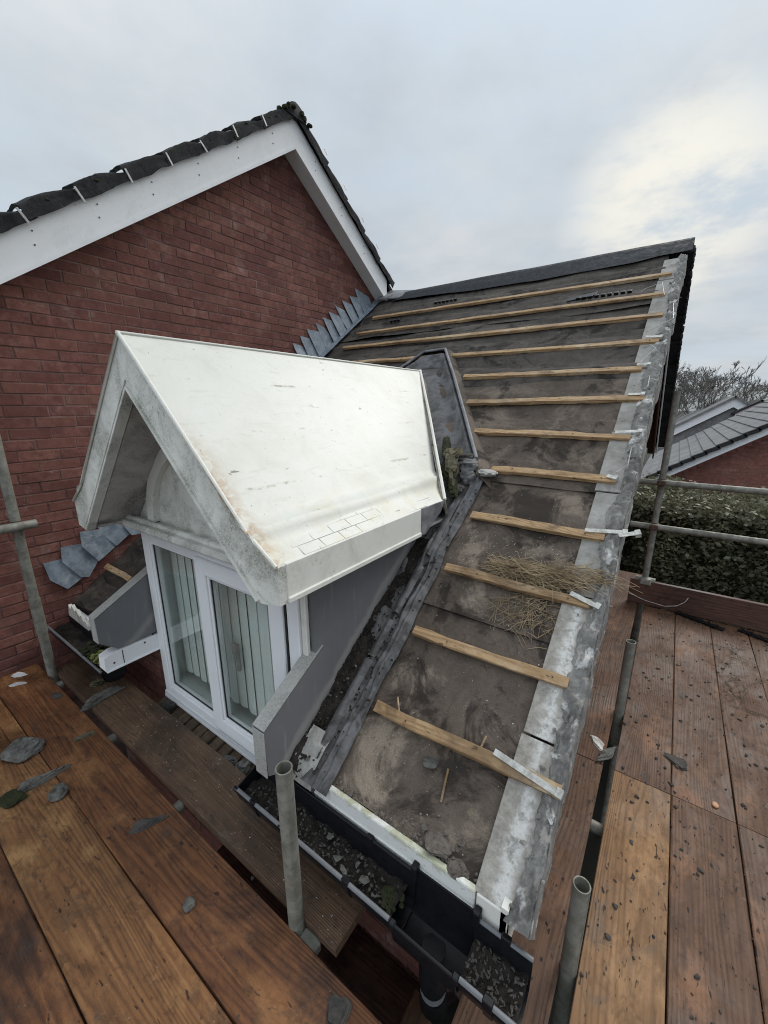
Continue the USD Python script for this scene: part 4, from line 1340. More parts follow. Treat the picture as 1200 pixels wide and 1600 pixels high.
def gutter_soil(x0, x1, seed, top=.135, amp=.03):
    def fn(x, y):
        n = meshkit.fbm(np.stack([x * 30, y * 30, 0 * x], -1), 4, seed)
        b = meshkit.fbm(np.stack([x * 5, y * 5, 0 * x], -1), 3, seed + 3)
        return np.stack([x, y, top + amp * 1.4 * (n - .5) + amp * (b - .5)], -1)
    return grid(fn, np.linspace(x0, x1, int((x1 - x0) / .006)), np.linspace(.677, .786, 18))


gut = thing('gutter', 'black plastic gutter full of dirt below the stripped eaves, with outlet and downpipe', 'gutter')
chn = obj('channel', MB().add(*channel(-1.165, -.445, GP)).add(*channel(-.255, -.100, GP)), 'black_plastic', gut, smooth=35)
obj('stop_end', MB().add(*slab([V(-1.166, y_, z_) for y_, z_ in GP], V(-1, 0, 0), .005)).add(*cbox((-1.172, .662, .160), (-1.15, .672, .182), .002)).add(*cbox((-1.172, .785, .16), (-1.15, .797, .21), .002)), 'black_plastic', gut)
outl = [(.664, .172), (.660, .150), (.670, .100), (.692, .074), (.735, .066), (.772, .072), (.792, .100), (.797, .150), (.797, .225)]
ou = obj('outlet', MB().add(*channel(-.447, -.253, outl, .005)).add(*cbox((-.46, .780, .19), (-.44, .806, .238), .003)).add(*cbox((-.262, .780, .19), (-.242, .806, .24), .003)).add(*cbox((-.455, .656, .158), (-.437, .674, .182), .003)).add(*cbox((-.263, .656, .158), (-.245, .674, .182), .003)), 'black_plastic', gut, smooth=35)
obj('rim', tube([V(-1.165, .668, .174), V(-.46, .668, .174)], .0068, 8), 'worn_rim', chn, smooth=50)
obj('rim', tube([V(-.245, .668, .174), V(-.10, .668, .174)], .0068, 8), 'worn_rim', chn, smooth=50)
obj('rim', tube([V(-.44, .663, .174), V(-.26, .663, .174)], .0055, 8), 'black_plastic', ou, smooth=50)
obj('back_rim', tube([V(-1.16, .792, .208), V(-.46, .792, .208)], .006, 8), 'black_plastic', chn, smooth=50)
obj('back_rim', tube([V(-.245, .792, .208), V(-.10, .792, .208)], .006, 8), 'worn_rim', chn, smooth=50)
for x in (-1.06, -.62, -.17):
    obj('bracket', MB().add(*channel(x - .012, x + .012, [(a - .003, b - .003) for a, b in GP], .002)).add(*cbox((x - .013, .660, .160), (x + .013, .678, .186), .002)).add(*cbox((x - .013, .784, .196), (x + .013, .800, .222), .003)), 'black_plastic', gut)
tag(obj('soil', gutter_soil(-1.16, -.47, 91), 'soil', gut, smooth=True), kind='stuff')
tag(obj('soil', gutter_soil(-.25, -.104, 92, .148, .035), 'soil', gut, smooth=True), kind='stuff')
mb, mb2 = MB(), MB()
for q in range(300):
    x = r.uniform(-1.15, -.48)
    (mb if q % 7 else mb2).add(*chip(V(x, r.uniform(.69, .775), .137 + r.uniform(0, .010)), V(1, .7, .5) * r.uniform(.004, .018), q, r.uniform(0, 3)))
for q in range(120):
    mb.add(*chip(V(r.uniform(-.245, -.108), r.uniform(.685, .775), .152 + r.uniform(0, .010)), V(1.5, .7, .5) * r.uniform(.004, .014), q, r.uniform(0, 3)))
tag(obj('debris', mb, 'dark_debris', gut), kind='stuff')
tag(obj('mortar_crumbs', mb2, 'grey_debris', gut), kind='stuff')
mb = MB()
for q in range(60):
    mb.add(*rock(V(r.gauss(-.50, .016), r.gauss(.725, .012), .143), V(1, 1, .6) * r.uniform(.008, .02), q, 1))
tag(obj('moss', mb, 'moss', gut, smooth=True), kind='stuff')
for k, (x, y, L, w, rot) in enumerate([(-.70, .712, .085, .045, .9), (-.655, .70, .07, .04, -.5), (-.63, .74, .05, .03, 1.6), (-.585, .72, .07, .05, .4), (-.76, .752, .06, .045, .2), (-.53, .705, .05, .012, .7)]):
    obj('slate_chip', MB().add(*chip(V(x, y, .150), (L * .62, w * .62, .010), k + 7, rot)), 'grey_debris', gut)
dp = obj('downpipe', tube([V(-.35, .735, .075), V(-.35, .735, -.10), V(-.35, .74, -.16), V(-.35, .80, -.34), V(-.35, .89, -.46), V(-.35, .905, -.55), V(-.35, .905, -2.85)], .034, 18), 'black_plastic', gut, smooth=50)
obj('collar', tube([V(-.35, .735, .068), V(-.35, .736, -.075)], [.044, .040], 20), 'black_plastic', dp, smooth=50)
obj('band', tube([V(-.35, .737, -.083), V(-.35, .738, -.108)], .0375, 20), 'worn_rim', dp, smooth=50)
obj('socket', tube([V(-.35, .738, -.112), V(-.35, .743, -.175)], .041, 20), 'black_plastic', dp, smooth=50)

lg_ = thing('gutter', 'short mossy black gutter in the dark corner between brick wall and left wing wall', 'gutter')
ch2 = obj('channel', channel(-3.18, -2.36, GP), 'black_plastic', lg_, smooth=35)
obj('rim', tube([V(-3.18, .668, .174), V(-2.36, .668, .174)], .0068, 8), 'worn_rim', ch2, smooth=50)
obj('stop_end', MB().add(*slab([V(-2.36, y_, z_) for y_, z_ in GP], V(1, 0, 0), .005)), 'black_plastic', lg_)
tag(obj('soil', grid(lambda x, y: np.stack([x, y, .15 + .05 * (meshkit.fbm(np.stack([x * 22, y * 22, 0 * x], -1), 4, 95) - .5)], -1), np.linspace(-3.17, -2.365, 130), np.linspace(.677, .786, 18)), 'soil', lg_, smooth=True), kind='stuff')
mb, mb2 = MB(), MB()
for q in range(260):
    x = -2.40 - abs(r.gauss(0, .12)); y = r.uniform(.68, .80)
    (mb if q % 2 or x < -2.56 else mb2).add(*rock(V(x, y, .17 + r.uniform(-.01, .03)), V(1, 1, .8) * r.uniform(.010, .028), q, 1))
tag(obj('moss', mb, 'moss', lg_, smooth=True), kind='stuff')
tag(obj('bright_moss', mb2, 'bright_moss', lg_, smooth=True), kind='stuff')

# ------------------------------------------------------------------ scaffold
def board(lo, hi, mat, label, group, tilt=0., axis='x'):
    lo, hi = np.array(lo, float), np.array(hi, float)
    L = hi[0] - lo[0] if axis == 'x' else hi[1] - lo[1]
    n = max(8, int(L / .12))
    us = np.linspace(0, 1, n + 1)
    k = rng.random() * 40
    W = (hi[1] - lo[1]) if axis == 'x' else (hi[0] - lo[0])
    T = hi[2] - lo[2]
    c = .003
    sec = [(0, -T), (W, -T), (W, -c), (W - c, 0), (W * .66, 0), (W * .33, 0), (c, 0), (0, -c)]
    v = []
    for u in us:
        for i, (a, b) in enumerate(sec):
            wob = .0022 * (meshkit.noise(np.array([u * L * 2.2, i * 2.3, k]), 5) - .5) * 2
            if i in (3, 4, 5, 6):
                b = b + .0012 * (meshkit.noise(np.array([u * L * 3, i * 2.3, k + 9]), 6) - .5) * 2
            if i in (0, 1, 2, 3, 6, 7):
                a = a + wob
            if axis == 'x':
                v.append((lo[0] + u * L, lo[1] + a, hi[2] + b))
            else:
                v.append((lo[0] + a, lo[1] + u * L, hi[2] + b))
    m = len(sec); f = []
    for i in range(n):
        for q in range(m):
            q2 = (q + 1) % m
            f.append((i * m + q, i * m + q2, (i + 1) * m + q2, (i + 1) * m + q))
    f = np.array(f)
    f3 = np.vstack([f[:, [0, 1, 2]], f[:, [0, 2, 3]]])
    caps = [(0, q + 1, q) for q in range(1, m - 1)] + [(n * m, n * m + q, n * m + q + 1) for q in range(1, m - 1)]
    f3 = np.vstack([f3, caps])
    v = np.array(v)
    b_ = v[f3] - v.mean(0)
    if np.einsum('ij,ij->', b_[:, 0], np.cross(b_[:, 1], b_[:, 2])) < 0:
        f3 = f3[:, ::-1]
    return obj('scaffold_board', (v, f3), mat, None, smooth=25, label=label, cat='board', group=group)


GL, GR = 'boards of the left scaffold deck', 'boards of the right scaffold deck'
board((-3.09, .334, -.038), (.40, .557, 0), 'deck_board_wood', 'long brown deck board along the gap, under the upright tube stub', GL)
board((-3.09, .108, -.038), (.40, .330, -.001), 'worn_board_wood', 'worn orange-brown deck board with grey rubble, second from the gap', GL)
board((-3.09, -.118, -.038), (.40, .104, .0005), 'deck_board_wood', 'brown deck board in the bottom left corner, third from the gap', GL)
board((-3.09, -.345, -.038), (.40, -.122, 0), 'deck_board_wood', 'brown deck board furthest from the dormer, at the picture edge', GL)
board((-2.93, .598, -.038), (-.606, .815, -.002), 'inner_board_wood', 'dark dirty scaffold board directly below the dormer window sill', 'single boards')
for k, (x0, x1) in enumerate([(-.005, .219), (.223, .447), (.452, .676), (.680, .905), (.909, 1.13)]):
    nm = ['first', 'second', 'third', 'fourth', 'fifth'][k]
    board((x0, .62, -.163), (x1, 1.913, -.124), 'pale_side_board_wood' if k == 0 else 'side_board_wood', ['pale orange board beside the right gap, with tube end next to it', 'brown speckled near board right of the pale orange board', 'near brown board at the right picture edge', 'near board, mostly outside the right edge', 'near board outside the right edge'][k], GR, axis='y')
    board((x0 - .001, 1.918, -.163), (x1 - .001, 3.93, -.125), 'side_board_wood', f'{nm} far deck board from the gap, running to the toe board', GR, axis='y')
board((-.278, .60, -.165), (-.053, 1.914, -.127), 'side_board_wood', 'narrow brown near board squeezed under the mortar verge', 'single boards', axis='y')
board((-.278, 1.919, -.163), (-.054, 4.70, -.125), 'side_board_wood', 'narrow brown far board squeezed under the mortar verge', 'single boards', axis='y')
board((-.50, .30, -.60), (-.275, .90, -.562), 'side_board_wood', 'short board end low down beside the black downpipe', 'single boards', axis='y')
board((-1.6, .575, -.66), (-.505, .755, -.622), 'toe_board_wood', 'dark lower board seen below the gutter, outer one', 'boards of the lower lift')
board((-1.6, .760, -.66), (-.505, .945, -.623), 'toe_board_wood', 'dark lower board seen below the gutter, against the wall', 'boards of the lower lift')
# toe board with cord
toe = thing('toe_board', 'dark red-brown toe board standing on edge across the far end of the right deck', 'toe board')
obj('plank', MB().add(*cbox((-.135, 3.938, -.122), (2.6, 3.976, .098), .003)), 'toe_board_wood', toe)
obj('cord', tube([V(-.13, 3.932, -.04), V(.0, 3.927, -.075), (.14, 3.922, -.085), (.22, 3.926, -.06), (.27, 3.93, -.01), (.285, 3.932, .03)], .003, 6), 'galvanised_clip', toe)

TR, TI = .02415, .0205


def coupler(c, mat='rusty_steel', d=(1, 0, 0), parent=None, both=None):
    mb = MB()
    c = np.asarray(c, float)
    mb.add(*tube([c - V(0, 0, .026), c + V(0, 0, .026)], .032, 14))
    mb.add(*cbox((-.035, -.03, -.022), (.035, .03, .022), .008, frame(c + np.asarray(d) * .045, d)))
    mb.add(*tube([c + V(.03, -.035, 0), c + V(.03, .035, 0)], .008, 6))
    return obj('coupler', mb, mat, parent)


def pole(name, a, b, label, cat, group=None, n=24):
    a, b = V(*a), V(*b)
    t = thing(name, label, cat, group)
    k = 14
    pts = [a + (b - a) * i / k for i in range(k + 1)]
    obj('tube', tube(pts, TR, n, TI), 'galvanised_tube', t, smooth=50)
    return t


p = pole('scaffold_pole', (-.752, .5775, -2.85), (-.752, .5775, .602), 'open-topped grey upright tube standing in front of the dirty gutter', 'pole')
obj('coupler', MB().add(*cbox((-.735, .552, -.07), (-.665, .604, -.022), .012)), 'galvanised_tube', p)
p = pole('scaffold_pole', (-2.89, .5775, -2.85), (-2.89, .5775, 3.1), 'grey upright tube by the brick wall at the left picture edge', 'pole')
obj('joint_sleeve', tube([V(-2.89, .5775, .28), V(-2.89, .5775, .50)], .0275, 20), 'galvanised_tube', p, smooth=50)
coupler((-2.89, .5775, .94), 'rusty_steel', (0, -1, 0), p)
p = pole('scaffold_pole', (-.031, 1.033, -2.85), (-.031, 1.033, .225), 'short open-topped tube in the gap near the picture bottom', 'pole')
p = pole('scaffold_pole', (-.031, 2.36, -.34), (-.031, 2.36, .33), 'short open-topped tube in the gap halfway along the right deck', 'pole')
p = pole('scaffold_pole', (-.031, 4.01, -2.85), (-.031, 4.01, 1.672), 'tall grey upright tube behind the toe board, carrying both guard rails', 'pole')
coupler((-.031, 4.0, .955), 'rusty_steel', (0, -1, 0), p)
coupler((-.031, 4.0, .58), 'rusty_steel', (0, -1, 0), p)
obj('coupler', MB().add(*tube([V(-.10, 3.99, .085), V(.045, 3.985, .085)], .034, 14)).add(*cbox((-.07, 3.93, .06), (.02, 3.99, .115), .01)), 'galvanised_tube', p)
pole('guard_rail', (-.182, 3.955, .955), (3.2, 3.955, .952), 'upper grey tube of the two guard rails beyond the right deck', 'rail')
pole('guard_rail', (-.202, 3.955, .582), (3.2, 3.955, .580), 'lower grey tube of the two guard rails beyond the right deck', 'rail')
pole('guard_rail', (-2.845, .655, .94), (-2.845, -2.0, .94), 'horizontal tube clamped to the left upright by the brick wall', 'rail')
for k, (x, lab) in enumerate([(-1.482, 'tube end showing in the left deck gap below the window sill'), (-2.11, 'tube end in the left deck gap by the long grey rubble piece'), (-2.83, 'tube end beside the foot of the left upright')]):
    pole('transom_tube', (x, -.6, -.064), (x, .60 if k < 3 else .58, -.064), lab, 'tube', n=16)
pole('transom_tube', (-.3, 1.62, -.19), (1.3, 1.62, -.19), 'near cross tube showing in the right deck gap', 'tube', n=16)
pole('transom_tube', (-.3, 2.9, -.19), (1.3, 2.9, -.19), 'far cross tube showing in the right deck gap', 'tube', n=16)

# ------------------------------------------------------------------ rubble and litter
def lump(name, c, size, mat, label, cat='rubble', rot=0., seed=1, sub=3, amp=.4, freq=1.8, group=None):
    return obj(name, rock(c, size, seed, sub, rot, amp, freq), mat, None, smooth=35, label=label, cat=cat, group=group)


def shard(c, L, W, T, rot, seed):
    """A split piece of slate or mortar: long, layered, ragged."""
    rr = random.Random(seed)
    pts = []
    n = 10
    L, W = L * .88, W * .88
    for k in range(n):
        q = 2 * math.pi * (k + rr.uniform(-.3, .3)) / n
        w = 1 + rr.uniform(-.32, .2)
        pts.append((L / 2 * math.cos(q) * w, W / 2 * math.sin(q) * (w + rr.uniform(-.2, .2)) * (1 - .35 * math.cos(q))))
    mb = MB()
    for lay in range(3):
        sc = 1 - .16 * lay
        o = (rr.uniform(-.06, .06) * L * lay, rr.uniform(-.05, .05) * W)
        pl = Polygon([(x * sc + o[0], y * sc + o[1]) for x, y in pts]).buffer(0)
        if pl.geom_type != 'Polygon':
            pl = max(pl.geoms, key=lambda q_: q_.area)
        m = trimesh.creation.extrude_polygon(pl, T / 3 * 1.02, engine='earcut')
        v = np.array(m.vertices); v[:, 2] += lay * T / 3
        v[:, 2] += .25 * T * (meshkit.noise(np.stack([v[:, 0] / L * 4, v[:, 1] / L * 4, 0 * v[:, 0] + seed], -1), 2) - .5)
        mb.add(v, m.faces)
    v, f = mb.get()
    co, si = math.cos(rot), math.sin(rot)
    v = v @ np.array([[co, si, 0], [-si, co, 0], [0, 0, 1]]) + np.asarray(c)
    return v, f


S_ = lambda name, c, L, W, T, rot, seed, mat, label, cat='rubble': obj(name, shard(c, L, W, T, rot, seed), mat, None, label=label, cat=cat)
S_('mortar_shard', (-2.385, .655, .002), .25, .075, .032, 1.52, 5, 'grey_debris', 'long pale grey shard bridging the gap in the left deck')
S_('bark_piece', (-2.55, .70, .0), .13, .06, .018, 1.2, 6, 'mossy_tile', 'brown flaky fragment on the dark inner board')
lump('rubble_lump', (-2.285, .292, .02), (.15, .135, .05), 'grey_debris', 'rounded grey lump on the seam between two left deck boards', rot=.5, seed=3)
S_('mortar_shard', (-2.03, .285, .0), .21, .055, .028, 1.42, 8, 'grey_debris', 'narrow pointed grey shard lying across the worn orange board')
lump('moss_clump', (-2.02, .185, .006), (.09, .075, .028), 'moss', 'dark green moss clump at the end of the pointed grey shard', 'moss', .4, 9)
lump('rubble_lump', (-1.885, .305, .016), (.062, .066, .045), 'grey_debris', 'small grey stone right of the pointed grey shard', rot=.9, seed=12)
S_('clear_scrap', (-3.03, .46, .0), .10, .05, .012, .6, 13, 'clear_wrap', 'shiny plastic scrap nearest the brick wall', 'scrap')
S_('clear_scrap', (-2.93, .42, .0), .11, .035, .010, 1.0, 14, 'clear_wrap', 'shiny pale plastic strip by the left deck edge', 'scrap')
S_('bark_piece', (-2.155, .49, .0), .13, .04, .014, 1.1, 16, 'mossy_tile', 'thin brown sliver on the long board by the gap')
S_('mud_patch', (-1.456, .46, .0), .15, .06, .012, 1.0, 17, 'dark_debris', 'dark mud fragment in the middle of the long board', 'mud')
lump('rubble_lump', (-1.067, .406, .010), (.034, .040, .026), 'grey_debris', 'tiny grey stone alone on the long orange-brown board', rot=.9, seed=18, sub=2)
S_('slate_piece', (-.515, .505, .0), .085, .09, .012, .8, 19, 'dark_debris', 'dark slate flake at the bottom edge of the left deck', 'slate')
S_('mud_patch', (-2.62, .52, .0), .10, .05, .006, .2, 37, 'dark_debris', 'dirty scrape on the far end of the left deck', 'mud')
S_('mortar_shard', (-1.50, .845, -.066), .11, .07, .03, .3, 21, 'grey_debris', 'broken grey piece on the brick sill by the wing wall')
S_('mortar_shard', (-1.42, .862, -.068), .08, .07, .03, 1.6, 22, 'grey_debris', 'smaller broken grey piece beside the wing wall foot')
lump('rubble_lump', (-2.13, .875, -.078), (.08, .07, .05), 'dark_debris', 'dark lump on the brick sill below the fixed pane', rot=.3, seed=23)
S_('slate_piece', (.252, 2.14, -.124), .085, .12, .008, .9, 24, 'dark_debris', 'dark slate flake near the seam of the right deck', 'slate')
S_('slate_piece', (-.093, 2.045, -.125), .055, .13, .008, .55, 25, 'galvanised_clip', 'white shard on the narrow verge board', 'slate')
S_('slate_piece', (-.04, 1.99, -.118), .06, .15, .010, -.45, 26, 'grey_debris', 'grey shard hanging over the right deck gap', 'slate')
lump('brick_crumb', (.378, 1.965, -.12), (.024, .03, .012), 'orange_crumb', 'orange crumb beside the butt joint of the right deck', 'crumb', sub=1)
for k, (x0, y0, x1, y1, lab) in enumerate([(.225, 3.955, .53, 3.80, 'black slotted plastic strip at the toe board, left one'), (.62, 3.90, .95, 3.72, 'black slotted plastic strip at the toe board, right one')]):
    a, b = V(x0, y0 - .03, -.121), V(x1, y1, -.121)
    L = np.linalg.norm(b - a); fr = frame(a, b - a)
    mb = MB().add(*cbox((0, -.022, 0), (L, .022, .010), .002, fr))
    for q in range(int(L / .05)):
        mb.add(*cbox((q * .05 + .01, -.03, .010), (q * .05 + .035, .018, .018), .002, fr))
    obj('plastic_strip', mb, 'black_plastic', None, label=lab, cat='strip')


def crumbs(name, n, fn, mat, label, cat, seed, lo=.003, hi=.011, flat=.55):
    q_ = random.Random(seed)
    mb = MB()
    for i in range(n):
        c = fn(q_)
        s = lo + (hi - lo) * q_.random() ** 2.5
        mb.add(*chip(c, V(1, q_.uniform(.5, 1), flat) * s * 2, i, q_.uniform(0, 3)))
    obj(name, mb, mat, None, label=label, cat=cat, kind='stuff')


crumbs('moss_crumbs', 620, lambda q: V(q.uniform(-.0, .9), q.uniform(.85, 3.9), -.122), 'dark_debris', 'dark moss and soil crumbs scattered over the right deck', 'crumbs', 5, .0025, .014)
crumbs('moss_crumbs', 60, lambda q: V(q.uniform(-.25, -.06), q.uniform(.9, 4.2), -.124), 'dark_debris', 'dark crumbs on the narrow boards along the verge', 'crumbs', 6, .002, .010)
crumbs('mortar_dust', 170, lambda q: V(q.uniform(-2.2, -.62), q.uniform(.61, .81), .0), 'galvanised_clip', 'pale mortar grit on the dark board below the window', 'grit', 7, .0012, .004)
crumbs('soil_crumbs', 150, lambda q: V(q.uniform(-3., -.3), q.uniform(-.1, .55), .0), 'dark_debris', 'dark grit scattered over the left deck boards', 'grit', 8, .0015, .006)
crumbs('mortar_dust', 260, lambda q: RP(q.uniform(-.8, -.28), q.choice([q.gauss(1.08, .06), q.uniform(-.05, 1.5), q.uniform(.9, 1.2)]), .008), 'galvanised_clip', 'pale mortar grit on the bare felt between battens', 'grit', 9, .0012, .0045)
mb = MB()
q_ = random.Random(4)
for i in range(46):
    x, y = q_.gauss(.50, .05), q_.uniform(2.75, 3.55)
    a = q_.uniform(-.7, .7) + (1.57 if q_.random() < .35 else 0)
    L = q_.uniform(.05, .17)
    p0 = V(x, y, -.120); d_ = V(math.sin(a), math.cos(a), 0)
    mb.add(*tube([p0, p0 + d_ * L / 2 + V(q_.uniform(-.01, .01), 0, .004), p0 + d_ * L], .0012, 4))
obj('twigs', mb, 'twig_bark', None, label='thin dark twigs strewn on the third far deck board', cat='twigs', kind='stuff')

# straw from an old nest, on the felt above and below a batten
mb = MB()
q_ = random.Random(11)
for i in range(820):
    if i < 630:
        x, s, h = q_.uniform(-.56, -.25), q_.gauss(.960, .021), abs(q_.gauss(.028, .018))
    elif i < 720:
        x, s, h = q_.gauss(-.21, .05), q_.gauss(1.0, .03), .045
    else:
        x, s, h = q_.gauss(-.38, .07), q_.gauss(.80, .05), .012
    a = q_.gauss(0, .6) if i < 720 else q_.gauss(.9, .8)
    L = q_.uniform(.06, .20)
    b = q_.uniform(-.03, .03)
    pts = []
    for t in (-.5, -.17, .17, .5):
        pts.append(RP(x + t * L * math.cos(a) - b * (t * t) * math.sin(a), s + t * L * math.sin(a) * .7 + b * t * t * 4, max(.006, h + q_.uniform(-.008, .008) - abs(t) * .02)))
    mb.add(*tube(pts, q_.uniform(.0007, .0014), 3, cap=False))
obj('straw_nest', mb, 'straw', None, label='loose straw of an old nest caught against a batten near the verge', cat='straw')
# a few bits on the lower felt
lump('slate_chip', RP(-.52, .15, .010), (.05, .055, .008), 'grey_debris', 'small triangular grey chip on the lowest felt panel', 'slate', .3, 31, 2)
for k, (x, s, x1, s1, lab) in enumerate([(-.455, .155, -.44, .06, 'pale splinter below the lowest batten'), (-.375, .30, -.38, .245, 'short splinter above the lowest batten'), (-.73, .29, -.68, .22, 'bleached stick by the left end of the lowest batten')]):
    obj('splinter', tube([RP(x, s, .012), RP((x + x1) / 2, (s + s1) / 2, .015), RP(x1, s1, .012)], .0035, 5), 'batten_wood', None, label=lab, cat='stick')
# mossy tile fragments in the dormer valley
for k, (x, s_, h, L, W_, T, rot, mat, lab) in enumerate([(-1.125, 1.70, .055, .24, .06, .05, 1.95, 'moss', 'upright clump of dark moss in the lead valley'), (-.985, 1.50, .115, .27, .085, .035, 2.15, 'mossy_tile', 'broken mossy tile piece wedged behind the dormer eave'),
                                                  (-.955, 1.42, .10, .26, .045, .045, 2.05, 'mossy_tile', 'narrow mossy tile sliver beside the dormer eave corner'), (-1.01, 1.45, .085, .22, .05, .04, 2.2, 'moss', 'moss lump under the broken tile at the dormer eave'), (-1.03, 1.60, .09, .16, .11, .03, .9, 'mossy_tile', 'flat brown tile flake at the top of the broken pieces'), (-.93, 1.36, .085, .20, .06, .04, 2.0, 'moss', 'dark moss below the broken pieces, at the eave end')]):
    v, f = shard((0, 0, 0), L, W_, T, rot, 40 + k) if mat != 'moss' else rock((0, 0, 0), (L * .8, W_ * .8, T), 40 + k, 3, rot, .62, 3.6)
    v = RP(x + v[:, 0], s_ + v[:, 1], h + v[:, 2])
    obj('tile_fragment' if mat != 'moss' else 'moss_clump', (v, f), mat, None, label=lab, cat='tile piece' if mat != 'moss' else 'moss')

# ------------------------------------------------------------------ beyond the scaffold
# hedge: bumpy mass of small leaves round stems
hd = thing('hedge', 'tall dense dark green hedge behind the guard rails', 'hedge')
q_ = np.random.default_rng(5)
n = 64000
X = q_.uniform(-1.2, 5.5, n); U = q_.random(n)
front_ = U < .62
Z = np.where(front_, q_.uniform(-2.8, .22, n), .2)
Y = np.where(front_, 6.6, q_.uniform(6.6, 8.4, n))
bump_ = meshkit.fbm(np.stack([X * 1.6, Y * 1.6, Z * 1.6], -1), 4, 3) - .5
Y = Y - np.where(front_, bump_ * 1.3, 0) + q_.normal(0, .09, n) + np.where(front_, np.maximum(0, Z + .4) ** 2 * .5, 0)
Z = Z + np.where(front_, 0, bump_ * .6) + q_.normal(0, .07, n)
d1 = q_.normal(size=(n, 3)); d1 /= np.linalg.norm(d1, axis=1)[:, None]
d1[:, 2] = np.abs(d1[:, 2]) * .5 + .1
d2 = np.cross(d1, q_.normal(size=(n, 3))); d2 /= np.linalg.norm(d2, axis=1)[:, None]
L = q_.uniform(.04, .11, n)[:, None]; W_ = L * .26
c = np.stack([X, Y, Z], -1)
vv = np.stack([c - d1 * L * .5, c + d2 * W_, c + d1 * L * .5, c - d2 * W_], 1).reshape(-1, 3)
i4 = np.arange(n)[:, None] * 4
tag(obj('foliage', (vv, np.vstack([i4 + [0, 1, 2], i4 + [0, 2, 3]])), 'hedge_leaf', hd), kind='stuff')
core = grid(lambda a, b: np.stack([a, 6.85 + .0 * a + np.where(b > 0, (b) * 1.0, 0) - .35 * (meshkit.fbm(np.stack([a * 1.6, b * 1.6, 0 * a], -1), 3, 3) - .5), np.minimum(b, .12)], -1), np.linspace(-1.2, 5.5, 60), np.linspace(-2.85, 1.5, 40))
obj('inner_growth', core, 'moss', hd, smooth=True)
for k in range(7):
    obj('stem', tube([V(-.9 + k, 7.4, -2.85), V(-.85 + k, 7.4, -1.2), V(-.8 + k, 7.3, .0)], [.06, .045, .015], 7), 'bare_bark', hd)

# neighbour's house with the gable facing the scaffold
nb = thing('neighbour_house', 'brick bungalow beyond the hedge with grey tiled roof and white bargeboard', 'house')
GYN = 10.5
e0, e1, sl = (-.485, -.06), (7.0, 4.94), .668
obj('gable_wall', prism([(-.15, -2.85), (14, -2.85), (14, .1), (7.0, 4.80), (-.15, .12)], lambda p, t: V(p[0], t, p[1]), GYN + .02, GYN + .25), 'far_brick', nb)
rowb = MB(); rowb2 = MB()
for row in range(46):
    z = -.4 + row * .075
    x = -.1 + (.1125 if row % 2 else 0)
    while x < 3.4:
        if z + .065 < .06 + (x + .1) * sl:
            (rowb if r.random() < .6 else rowb2).add(*brick_mesh(x, x + .215, z, z + .065, r, GYN + .016, 'y', -1))
        x += .225
tag(obj('brickwork', rowb, 'red_brick', nb), kind='stuff')
tag(obj('brickwork', rowb2, 'pink_brick', nb), kind='stuff')
obj('bargeboard', prism([(e0[0], e0[1]), (e1[0], e1[1]), (e1[0], e1[1] - .20), (e0[0], e0[1] - .17)], lambda p, t: V(p[0], t, p[1]), GYN - .18, GYN - .15), 'white_upvc', nb)
uS = V(1, 0, sl); uS /= np.linalg.norm(uS); nS = V(-sl, 0, 1); nS /= np.linalg.norm(nS)
for k in range(21):
    o = V(e0[0] - .05, GYN - .22, e0[1] - .02) + uS * (k * .215)
    ny = 22
    for j in range(1):
        v, f = cbox((0, 0, -.02), (.27, 6.0, .018), .004, (o + nS * .02, uS - nS * .10, V(0, 1, 0), nS))
        cs = obj('tile_course', (v, f), 'far_roof_tile', nb)
for k in range(21):
    o = V(e0[0] - .05, GYN - .225, e0[1] - .02) + uS * (k * .215) + nS * .025
    obj('verge_tile', MB().add(*cbox((0, -.02, -.055), (.25, .10, .02), .004, (o, uS - nS * .10, V(0, 1, 0), nS))), 'roof_tile_concrete', nb)
# cross wing behind
cw = thing('cross_wing', 'further tiled roof with small white gable peak behind the bungalow roof', 'house')
yw = 17.2
pk = (1.39, 1.78)
for sgn, xe in ((-1, -.75), (1, 3.2)):
    ze = pk[1] - .66 * abs(xe - pk[0])
    obj('bargeboard', prism([pk, (xe, ze), (xe, ze - .30), (pk[0], pk[1] - .30)], lambda p, t: V(p[0], t, p[1]), yw, yw + .03), 'white_upvc', cw)
    nn = V(sgn * .66, 0, 1); nn /= np.linalg.norm(nn)
    q = [V(pk[0], yw - .06, pk[1] + .05), V(xe, yw - .06, ze + .05), V(xe, yw + 7, ze + .05), V(pk[0], yw + 7, pk[1] + .05)]
    obj('roof_slope', MB().add(*slab(q, nn, .06)), 'far_roof_tile', cw)
obj('gable_wall', prism([(pk[0] - 1.9, -2.85), (pk[0] + 1.7, -2.85), (pk[0] + 1.7, pk[1] - 1.35), (pk[0], pk[1] - .1), (pk[0] - 1.9, pk[1] - 1.4)], lambda p, t: V(p[0], t, p[1]), yw + .06, yw + .3), 'far_roof_tile', cw)
pk2 = (1.98, 1.66)
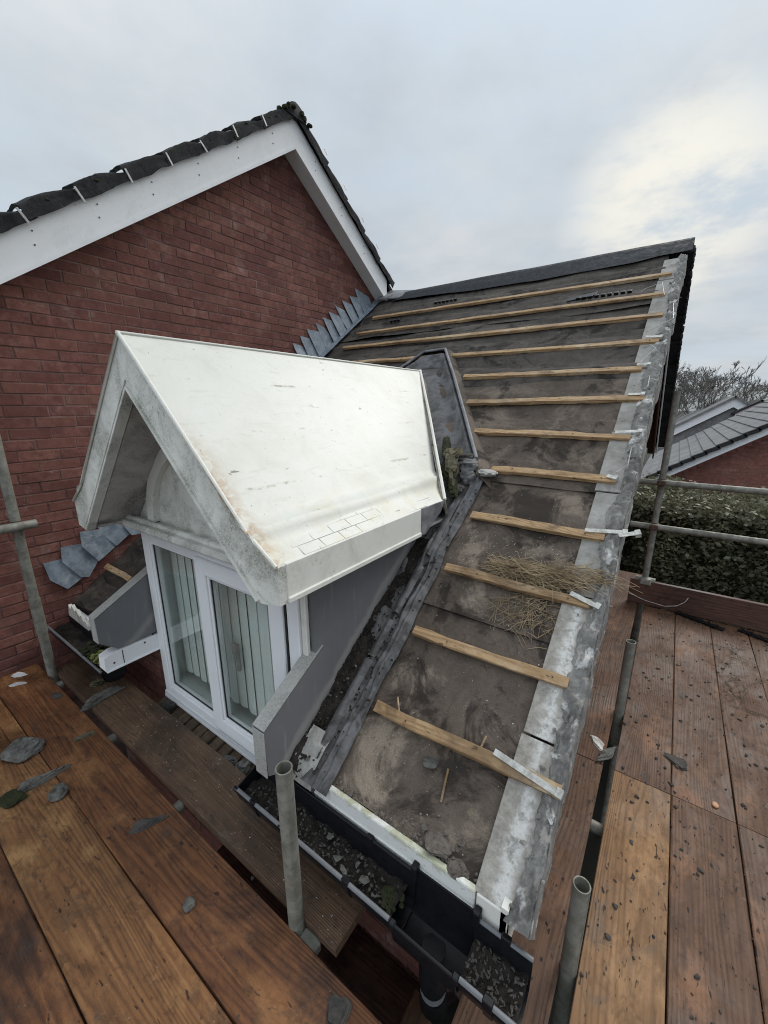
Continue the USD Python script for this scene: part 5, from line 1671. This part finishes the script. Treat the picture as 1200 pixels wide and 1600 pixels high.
obj('small_gable', prism([pk2, (pk2[0] - .55, pk2[1] - .36), (pk2[0] - .55, pk2[1] - .5), (pk2[0], pk2[1] - .14), (pk2[0] + .45, pk2[1] - .44), (pk2[0] + .45, pk2[1] - .3)], lambda p, t: V(p[0], t, p[1]), yw - .4, yw - .35), 'white_upvc', cw)
obj('small_roof', MB().add(*slab([V(pk2[0], yw - .45, pk2[1] + .04), V(pk2[0] - .62, yw - .45, pk2[1] - .36), V(pk2[0] - .62, yw + 2, pk2[1] - .36), V(pk2[0], yw + 2, pk2[1] + .04)], V(-.55, 0, 1), .05)).add(*slab([V(pk2[0], yw - .45, pk2[1] + .04), V(pk2[0] + .5, yw - .45, pk2[1] - .29), V(pk2[0] + .5, yw + 2, pk2[1] - .29), V(pk2[0], yw + 2, pk2[1] + .04)], V(.55, 0, 1), .05)), 'roof_tile_concrete', cw)

# bare winter tree
tree = thing('bare_tree', 'leafless winter tree with fine twigs behind the neighbouring roof', 'tree')
q_ = random.Random(21)
br, tw = MB(), MB()


def grow(p, d_, L, rad, depth):
    pts = [p]
    dd = d_.copy()
    for k in range(4):
        dd = dd + V(q_.gauss(0, .13), q_.gauss(0, .13), q_.gauss(.03, .09)); dd /= np.linalg.norm(dd)
        pts.append(pts[-1] + dd * L / 4)
    rads = [rad * (1 - .42 * k / 4) for k in range(5)]
    (br if depth < 4 else tw).add(*tube(pts, rads, 6 if depth < 3 else 3, cap=False))
    if depth >= 8:
        return
    for k in range(3 if depth < 3 else q_.choice([2, 3, 3])):
        i = q_.choice([2, 3, 4, 4])
        nd = dd + V(q_.gauss(0, .42), q_.gauss(0, .42), q_.gauss(.12, .28)); nd /= np.linalg.norm(nd)
        grow(pts[i], nd, L * q_.uniform(.58, .80), max(rads[i] * .62, .008), depth + 1)


tr0 = V(.75, 22, -2.85)
obj('trunk', tube([tr0, tr0 + V(.05, 0, 1.2), tr0 + V(0, .05, 2.6)], [.24, .19, .15], 10), 'bare_bark', tree, smooth=50)
for k in range(5):
    a = k * 1.256
    grow(tr0 + V(0, .03, 2.0 + .13 * k), V(math.cos(a) * .55, math.sin(a) * .55, .8), 1.55, .085, 1)
obj('limbs', br, 'bare_bark', tree, smooth=50)
tag(obj('twigs', tw, 'bare_bark', tree), kind='stuff')
